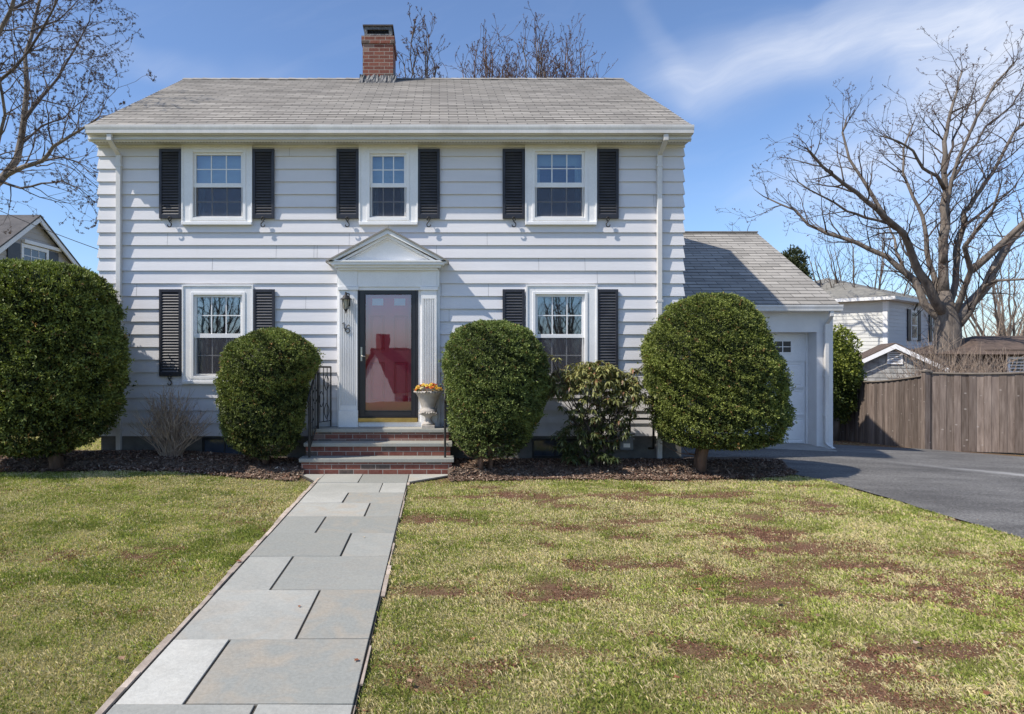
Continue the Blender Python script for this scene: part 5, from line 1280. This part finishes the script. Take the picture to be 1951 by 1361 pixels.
# --- left neighbour: gable end faces +x
nh = thing('house', 'tan gabled house behind the tall hedge at the left edge', 'house', (-20, 27, 0))
NX = -16.0; yF, yR, yB = 22.4, 26.3, 29.9; zE = 5.0; zP = 6.95; zEf = 4.4
mb = MB(); clap_wall(mb, (NX, yF), (NX, yB), -.3, 4.4, .22, (1, 0))
def gtop(z):
    if z >= zP: return None
    f0 = 0 if z < zEf else (yR-yF)*(z-zEf)/(zP-zEf)/(yB-yF); f1 = 1-(0 if z < zE else (yB-yR)*(z-zE)/(zP-zE)/(yB-yF)); return (f0, f1)
clap_wall(mb, (NX, yF), (NX, yB), 4.4, zP, .22, (1, 0), top=gtop)
mb.box(NX-10, NX-.001, yF, yB, -.4, 4.4); mb.build('wall', M['tan'], nh, rnd=True)
mb = MB()
for (ye, ze) in ((yF-.35, zEf-.15), (yB+.3, zE-.12)):
    mb.add([(NX+.28, ye, ze), (NX+.28, yR, zP+.09), (NX-10, yR, zP+.09), (NX-10, ye, ze), (NX+.28, ye, ze+.06), (NX+.28, yR, zP+.16), (NX-10, yR, zP+.16), (NX-10, ye, ze+.06)], [(0, 1, 2, 3), (7, 6, 5, 4), (0, 4, 5, 1)])
mb.build('roof', M['darkroof'], nh)
mb = MB(); mb.prism([(yF-.35, zEf-.16), (yR, zP+.08), (yR, zP-.12), (yF-.3, zEf-.36)], 'x', NX+.2, NX+.26).prism([(yB+.3, zE-.13), (yR, zP+.08), (yR, zP-.12), (yB+.3, zE-.33)], 'x', NX+.2, NX+.26)
mb.build('rake_board', M['trim'], nh)
def wy(px): u = (px-837)/F; return NX/u            # y on the gable plane for a photo column
def wz(py, y): return EYE+(665-py)/F*y
ya, yb = wy(38), wy(90); zt = wz(470, (ya+yb)/2); zb_ = zt-1.45
w = MB().add([], [])
mb = MB()
def xframe(mb, y0, y1, z0, z1, wd, x0, x1):
    mb.box(x0, x1, y0, y0+wd, z0, z1).box(x0, x1, y1-wd, y1, z0, z1).box(x0, x1, y0+wd, y1-wd, z0, z0+wd).box(x0, x1, y0+wd, y1-wd, z1-wd, z1); return mb
wn = xframe(mb, ya, yb, zb_, zt, .14, NX+.0, NX+.07).build('window', M['trim'], nh)
MB().box(NX+.02, NX+.03, ya+.14, yb-.14, zb_+.14, zt-.14).build('pane', M['dark_pane'], wn)
mb = MB(); 
for k in (1, 2): y = ya+.14+(yb-ya-.28)*k/3; mb.box(NX+.03, NX+.045, y-.015, y+.015, zb_+.14, zt-.14)
for k in (1, 2, 3): z = zb_+.14+(zt-zb_-.28)*k/4; mb.box(NX+.03, NX+.044, ya+.14, yb-.14, z-.015, z+.015)
mb.build('grille', M['trim'], wn)
MB().box(NX+.02, NX+.14, ya+.1, wy(112), zt+.03, zt+.16).build('belt_board', M['trim'], nh)
for a, b in ((wy(12), ya-.05), (yb+.05, wy(109))): 
    MB().box(NX+.02, NX+.06, a, b, zb_-.05, zt-.04).build('shutter', M['shutter'], nh)
# --- right neighbour: hip roofed, corner towards us
hn = thing('house', 'two storey cream and blue grey house with a hip roof behind the fence', 'house', (24, 34, -1.0))
c0 = Vector((20.15, 30.0)); dr = Vector((.77, .638)); dl = Vector((-.638, .77)); zE = Z(573, 30); zB_ = -1.4; WR, WL = 9.0, 7.5
eR = c0+dr*WR; eL = c0+dl*WL
mb = MB(); clap_wall(mb, tuple(eL), tuple(c0), zB_, zE, .17, (-dr.x, -dr.y)); 
mb2 = MB(); clap_wall(mb2, tuple(c0), tuple(eR), zB_, zE, .17, (dr.y, -dr.x))
mb.build('wall', M['white_side'], hn, rnd=True); mb2.build('wall', M['siding'], hn, rnd=True)
MB().prism([tuple(c0-dr*.02-dl*.02+(-dr-dl)*.0), tuple(c0+dr*.16-dl*.03), tuple(c0+dr*.16+dl*.02), tuple(c0+dl*.16+dr*.02), tuple(c0+dl*.16-dr*.03), tuple(c0-dr*.03-dl*.03)], 'z', zB_, zE).build('corner_board', M['trim'], hn)
ov = .45; k0 = c0-dr*ov-dl*ov; kR = eR+dr*ov-dl*ov; kL = eL-dr*ov+dl*ov; kRR = c0+dr*(WR+ov)+dl*(WL+ov)
r1 = c0+dr*3.4+dl*(WL/2); r2_ = c0+dr*(WR-3.4)+dl*(WL/2); zRt = zE+1.55; ze = zE+.17
q3 = lambda p, z: (p.x, p.y, z)
MB().add([q3(k0, ze), q3(kR, ze), q3(kRR, ze), q3(kL, ze), q3(r1, zRt), q3(r2_, zRt)], [(0, 1, 5, 4), (1, 2, 5), (2, 3, 4, 5), (3, 0, 4)]).build('roof', M['greyroof'], hn)
mb = MB().prism([tuple(k0), tuple(kR), tuple(kRR), tuple(kL)], 'z', zE+.02, ze-.003); mb.build('eave', M['trim'], hn)
def on_r(a, z, o=0.): p = c0+dr*a-dl*o; return (p.x, p.y, z)
def wall_box(a0, a1, z0, z1, o0, o1): return MB().add([on_r(a0, z0, o0), on_r(a1, z0, o0), on_r(a1, z0, o1), on_r(a0, z0, o1), on_r(a0, z1, o0), on_r(a1, z1, o0), on_r(a1, z1, o1), on_r(a0, z1, o1)], [(0, 3, 2, 1), (4, 5, 6, 7), (0, 1, 5, 4), (1, 2, 6, 5), (2, 3, 7, 6), (3, 0, 4, 7)])
for a in (3.2, 6.6):
    w = wall_box(a, a+1.0, zE-1.75, zE-.3, .0, .06).build('window', M['trim'], hn); wall_box(a+.12, a+.88, zE-1.63, zE-.42, .0605, .07).build('pane', M['dark_pane'], w)
    wall_box(a+.10, a+.90, zE-1.07, zE-1.01, .0705, .08).build('sash_bar', M['trim'], w)
    for b in (a-.48, a+1.06): wall_box(b, b+.42, zE-1.8, zE-.28, .02, .07).build('shutter', M['shutter'], hn)
pv = c0+dr*.8+dl*4.6; MB().tube([(pv.x, pv.y, ze+.2), (pv.x, pv.y, ze+1.25)], .09, 8).build('vent_pipe', M['dark_metal'], hn)
# --- shed with shingled gable
sh = thing('shed', 'low grey shingled shed with white rake boards peeking over the fence', 'shed', (15, 22, -.9))
sc_ = Vector((X(1705, 22.5), 22.5)); du = Vector((.86, -.50)); dv = Vector((.50, .86)); hwL, hwR = 1.62, 1.62; zpk = Z(659, 22.5); zev = zpk-.85
pL, pR = sc_-du*hwL, sc_+du*hwR
def stop(z):
    if z >= zpk-.02: return None
    f = 0 if z < zev else .5*(z-zev)/(zpk-zev); return (f, 1-f)
mb = MB(); k_ = 0; z = -1.2
while z < zpk-.03:       # shingle courses broken into single shakes
    zt2 = min(z+.17, zpk-.02); f = stop(z); f2 = stop(zt2-.001) or (.5, .5)
    if f is None: break
    fr_ = f[0]
    while fr_ < f[1]-.001:
        w_ = random.uniform(.03, .075); b = min(fr_+w_, f[1]); lo = lambda q: min(max(q, f2[0]), f2[1])
        A, B = pL.lerp(pR, fr_), pL.lerp(pR, b-.002); C_, D_ = pL.lerp(pR, lo(b-.002)), pL.lerp(pR, lo(fr_)); o = -dv*.02; mb.cur = random.random()
        mb.add([(A.x+o.x, A.y+o.y, z), (B.x+o.x, B.y+o.y, z), (C_.x, C_.y, zt2), (D_.x, D_.y, zt2), (A.x, A.y, z), (B.x, B.y, z)], [(0, 1, 2, 3), (4, 5, 1, 0)]); fr_ = b
    z += .17
e1 = pL+dv*6; e2 = pR+dv*6
mb.add([(pL.x, pL.y, -1.2), (e1.x, e1.y, -1.2), (e1.x, e1.y, zev), (pL.x, pL.y, zev), (pR.x, pR.y, -1.2), (e2.x, e2.y, -1.2), (e2.x, e2.y, zev), (pR.x, pR.y, zev)], [(0, 1, 2, 3), (4, 5, 6, 7)])
b0 = pL+dv*.02; b1 = pR+dv*.02; bm = sc_+dv*.02
mb.add([(b0.x, b0.y, -1.2), (b1.x, b1.y, -1.2), (b1.x, b1.y, zev), (bm.x, bm.y, zpk), (b0.x, b0.y, zev)], [(0, 1, 2, 3, 4)])
mb.build('wall', M['cedar'], sh, rnd=True)
mb = MB(); mr = MB(); f0 = sc_-dv*.28; bk = sc_+dv*7
for s_ in (-1, 1):
    ee = f0+du*s_*1.85; eb = bk+du*s_*1.85; zz0 = zev-.13
    mb.add([(f0.x, f0.y, zpk+.05), (ee.x, ee.y, zz0), (eb.x, eb.y, zz0), (bk.x, bk.y, zpk+.05), (f0.x, f0.y, zpk+.10), (ee.x, ee.y, zz0+.05), (eb.x, eb.y, zz0+.05), (bk.x, bk.y, zpk+.10)], [(0, 1, 2, 3), (7, 6, 5, 4), (0, 4, 5, 1), (1, 5, 6, 2)])
    g1 = f0-dv*.02; h1 = ee-dv*.02
    mr.add([(g1.x, g1.y, zpk+.06), (h1.x, h1.y, zz0+.01), (h1.x, h1.y, zz0-.13), (g1.x, g1.y, zpk-.10), (f0.x, f0.y, zpk+.06), (ee.x, ee.y, zz0+.01), (ee.x, ee.y, zz0-.13), (f0.x, f0.y, zpk-.10)], [(0, 1, 2, 3), (3, 2, 6, 7), (1, 5, 6, 2)])
mb.build('roof', M['brownroof'], sh); mr.build('rake_board', M['trim'], sh)
def sp(a, z, o): p = sc_+du*a-dv*o; return (p.x, p.y, z)
def sbox(mb, a0, a1, z0, z1, o0, o1): return mb.add([sp(a0, z0, o0), sp(a1, z0, o0), sp(a1, z0, o1), sp(a0, z0, o1), sp(a0, z1, o0), sp(a1, z1, o0), sp(a1, z1, o1), sp(a0, z1, o1)], [(0, 3, 2, 1), (4, 5, 6, 7), (0, 1, 5, 4), (1, 2, 6, 5), (2, 3, 7, 6), (3, 0, 4, 7)])
mb = MB(); sbox(mb, -.22, -.16, zpk-.62, zpk-.20, .0, .06); sbox(mb, .16, .22, zpk-.62, zpk-.20, .0, .06); sbox(mb, -.16, .16, zpk-.62, zpk-.57, .0, .06); sbox(mb, -.16, .16, zpk-.25, zpk-.20, .0, .06)
for k in range(4): sbox(mb, -.16, .16, zpk-.53+k*.07, zpk-.49+k*.07, .025, .05)
mb.build('gable_vent', M['trim'], sh)
# --- brown roofed building at the right edge
fb = thing('outbuilding', 'brown roofed low building with a white slatted window at the right edge', 'building', (23.5, 26, -1))
bx0, bx1, by0, by1 = X(1880, 25), 30, 25.0, 29.0
mb = MB(); clap_wall(mb, (bx0, by0), (bx1, by0), -1.3, 1.8, .15, (0, -1)); mb.box(bx0, bx1, by0+.001, by1, -1.3, 1.78); mb.build('wall', M['brownroof'], fb, rnd=True)
MB().add([(bx0-.5, by0-.4, 1.62), (bx1, by0-.4, 1.62), (bx1, by0+2.2, 2.35), (bx0+1.3, by0+2.2, 2.35), (bx0-.5, by1+.4, 1.62), (bx1, by1+.4, 1.62)], [(0, 1, 2, 3), (4, 0, 3), (3, 2, 5, 4)]).build('roof', M['brownroof'], fb)
wx0, wx1, wz0, wz1 = X(1918, by0), X(1953, by0), Z(712, by0), Z(680, by0)
w = MB().frame(wx0, wx1, wz0, wz1, .09, by0-.05, by0).build('window', M['trim'], fb)
MB().box(wx0+.09, wx1-.09, by0-.03, by0-.022, wz0+.09, wz1-.09).build('pane', M['dark_pane'], w)
mb = MB()
for k in range(1, 4): z = wz0+.09+(wz1-wz0-.18)*k/4; mb.box(wx0+.09, wx1-.09, by0-.045, by0-.031, z-.02, z+.02)
mb.build('slat', M['trim'], w)
# overhead wires
def wire(label, a, b, sag, r=.012):
    a, b = Vector(a), Vector(b); pts = [a.lerp(b, i/16)-Vector((0, 0, sag*4*(i/16)*(1-i/16))) for i in range(17)]
    tag(MB().tube(pts, r, 5).build('overhead_wire', M['iron'], smooth=True), label, 'wire')
wire('thin black wire running down from the left tree to the house', pt(-60, 375, 15), pt(215, 485, 15), .05, .008)
wire('thin dark service cable crossing the sky behind the left hand maple', pt(-40, 118, 12.5), (XL-.02, 12.6, 4.05), .25, .007)
# ================================================================== ACROSS THE STREET (seen in the door and window glass)
st_ = tag(MB().box(-60, 60, -13, -6, -2.4, -1.98+.0).build('road', M['asphalt']), kind='structure')
oh = thing('house', 'white gabled house with a brown roof mirrored in the storm door glass', 'house', (-5, -26, -5))
M['opp_wall'] = simple('white opposite siding', (.62, .60, .56), (.55, .53, .50), scale=2)
ow = MB(); ox_0, ox_1, oy0, oy1 = -4.9, 6.0, -33.0, -26.0; oh.rotation_euler = (0, 0, -.5)
ow.box(ox_0, ox_1, oy0, oy1, -7, -1.1).prism([(oy0, -1.1), (oy1, -1.1), ((oy0+oy1)/2, 1.7)], 'x', ox_0, ox_0+.2).build('wall', M['opp_wall'], oh)
ym = (oy0+oy1)/2
MB().add([(ox_0-.3, oy1+.4, -1.25), (ox_1+.3, oy1+.4, -1.25), (ox_1+.3, ym, 1.9), (ox_0-.3, ym, 1.9), (ox_1+.3, oy0-.4, -1.25), (ox_0-.3, oy0-.4, -1.25)], [(0, 1, 2, 3), (3, 2, 4, 5)]).build('roof', M['brownroof'], oh)
MB().box(-4.7, -3.9, ym-.4, ym+.4, 1.0, 2.9).build('chimney', M['brick'], oh)
for xx in (-3.4, -1.0, 1.6):
    for zz in (-2.9, -5.6):
        w = MB().box(xx-.5, xx+.5, oy1, oy1+.05, zz, zz+1.3).build('window', M['trim'], oh); MB().box(xx-.42, xx+.42, oy1+.0505, oy1+.06, zz+.08, zz+1.22).build('pane', M['dark_pane'], w)
        for s_ in (-1, 1): MB().box(xx+s_*.75-.2, xx+s_*.75+.2, oy1+.0, oy1+.05, zz-.05, zz+1.35).build('shutter', M['shutter'], oh)
vase('street_tree', 'bare street tree mirrored in the lower left window', -12.5, -15, 6.5, 3.6, 18, 71, r0=.13, buds=0, len0=2.4, dens=.55, fork=2, lv=3)
vase('street_tree', 'bare street tree mirrored in the lower right window', 7.0, -15, 6.5, 3.6, 18, 72, r0=.13, buds=0, len0=2.4, dens=.55, fork=2, lv=3)
oh.location.x = -3.2
# ================================================================== SKY, SUN, CAMERA
sun_d = Vector((.80, .33, -1.0)).normalized()
sl_ = bpy.data.lights.new('sun', 'SUN'); sl_.energy = 5.0; sl_.angle = math.radians(.55); sl_.color = (1.0, .94, .85)
so = bpy.data.objects.new('sun', sl_); COL.objects.link(so); so.rotation_euler = sun_d.to_track_quat('-Z', 'Y').to_euler(); so.location = (-10, -10, 20)
W = bpy.data.worlds.new('World'); C.world = W; W.use_nodes = True; nt = W.node_tree; nt.nodes.clear()
class WT(NT):
    def __init__(s, tree): s.t = tree
w = WT(nt); out = nt.nodes.new('ShaderNodeOutputWorld')
sky = w.n('TexSky', sky_type='NISHITA', sun_disc=False, sun_elevation=math.asin(-sun_d.z), sun_rotation=math.atan2(-sun_d.x, -sun_d.y), altitude=50, air_density=1.0, dust_density=.6, ozone_density=2.2)
vec = w.n('TexCoord').outputs['Generated']; sp_ = w.n('SeparateXYZ', {0: vec})
yy = w.math('MAXIMUM', w.math('ABSOLUTE', sp_.outputs[1]), .05)
uu = w.math('DIVIDE', sp_.outputs[0], yy); vv = w.math('DIVIDE', sp_.outputs[2], yy)
uv = w.n('CombineXYZ', {0: uu, 1: vv}).outputs[0]
wn = w.n('TexNoise', {'Vector': uv, 'Scale': 3.2, 'Detail': 3., 'Roughness': .5}, noise_dimensions='3D').outputs[1]
uvw = w.n('VectorMath', {0: uv, 1: w.n('VectorMath', {0: wn, 1: (.5, .5, .5)}, operation='SUBTRACT').outputs[0], 2: (0, 0, 0)}, operation='MULTIPLY_ADD')
uvw.inputs[0].default_value = (0, 0, 0)
nt.links.new(w.n('VectorMath', {0: wn, 1: (.5, .5, .5)}, operation='SUBTRACT').outputs[0], uvw.inputs[0]); uvw.inputs[1].default_value = (.14, .14, 0); nt.links.new(uv, uvw.inputs[2])
uvd = uvw.outputs[0]
def wisp(px, py, ang, lx_, ly_, amp):
    cu, cv = (px-837)/F, (665-py)/F
    sh_ = w.n('VectorMath', {0: uvd, 1: (cu, cv, 0)}, operation='SUBTRACT').outputs[0]
    rt = w.n('VectorRotate', {'Vector': sh_, 'Angle': -math.radians(ang)}, rotation_type='Z_AXIS').outputs[0]
    sc2 = w.n('VectorMath', {0: rt, 1: (F/lx_, F/ly_, 0)}, operation='MULTIPLY').outputs[0]
    ln_ = w.n('VectorMath', {0: sc2}, operation='LENGTH').outputs[1]
    e = w.n('MapRange', {0: ln_, 1: 0., 2: 1., 3: amp, 4: 0.}, interpolation_type='SMOOTHERSTEP').outputs[0]
    return e
tot = None
for a in ((1330, 150, -14, 210, 90, .16), (1440, 110, 12, 330, 95, .30), (1640, 60, 14, 440, 130, .32), (1900, 20, 10, 480, 190, .42), (1760, 235, 28, 480, 190, .42), (1930, 170, 35, 380, 240, .35), (1600, 330, 12, 380, 100, .14), (880, 150, 10, 360, 60, .07), (330, 110, -8, 420, 60, .12), (1270, 60, -60, 200, 50, .12), (1750, 430, 0, 420, 120, .22)):
    e = wisp(*a); tot = e if tot is None else w.math('ADD', tot, e)
st2 = w.n('VectorRotate', {'Vector': uvd, 'Angle': -math.radians(18)}, rotation_type='Z_AXIS').outputs[0]
fib = w.n('TexNoise', {'Vector': w.n('VectorMath', {0: st2, 1: (1.6, 9, 1)}, operation='MULTIPLY').outputs[0], 'Scale': 2.2, 'Detail': 6., 'Roughness': .62}).outputs[0]
cm = w.math('MULTIPLY', tot, w.ramp(fib, .25, .7, .55, 1.25), clamp=True)
cm = w.math('ADD', cm, w.math('MULTIPLY', w.ramp(fib, .5, .8, 0, .10), w.ramp(vv, .0, .3, 1, .5)), clamp=True)
# tint the sky towards the photograph's azure, keep the haze near the horizon
grad = w.ramp(vv, .05, .55)
tint = w.mix(grad, (.84, 1.0, 1.25), (.98, 1.05, 1.20))
skc = w.mix(1.0, sky.outputs[0], tint, 'MULTIPLY')
cl = w.mix(cm, skc, (5.6, 6.0, 6.9))
bg = w.n('Background', {0: cl, 1: .15}); nt.links.new(bg.outputs[0], out.inputs[0])
cam = bpy.data.cameras.new('camera'); co_ = bpy.data.objects.new('camera', cam); COL.objects.link(co_); C.camera = co_
co_.location = (0, 0, EYE); co_.rotation_euler = (math.radians(90), 0, 0)
cam.sensor_width = 36; cam.lens = 36*F/1951; cam.shift_x = (975.5-837)/1951; cam.shift_y = -(680.5-665)/1951; cam.clip_end = 3000; cam.clip_start = .05
C.view_settings.view_transform = 'Standard'; C.view_settings.look = 'None'; C.view_settings.exposure = 0; C.view_settings.gamma = 1
C.render.resolution_x = 1024; C.render.resolution_y = 714
C.cycles.max_bounces = 8; C.cycles.transparent_max_bounces = 12; C.cycles.sample_clamp_indirect = 6
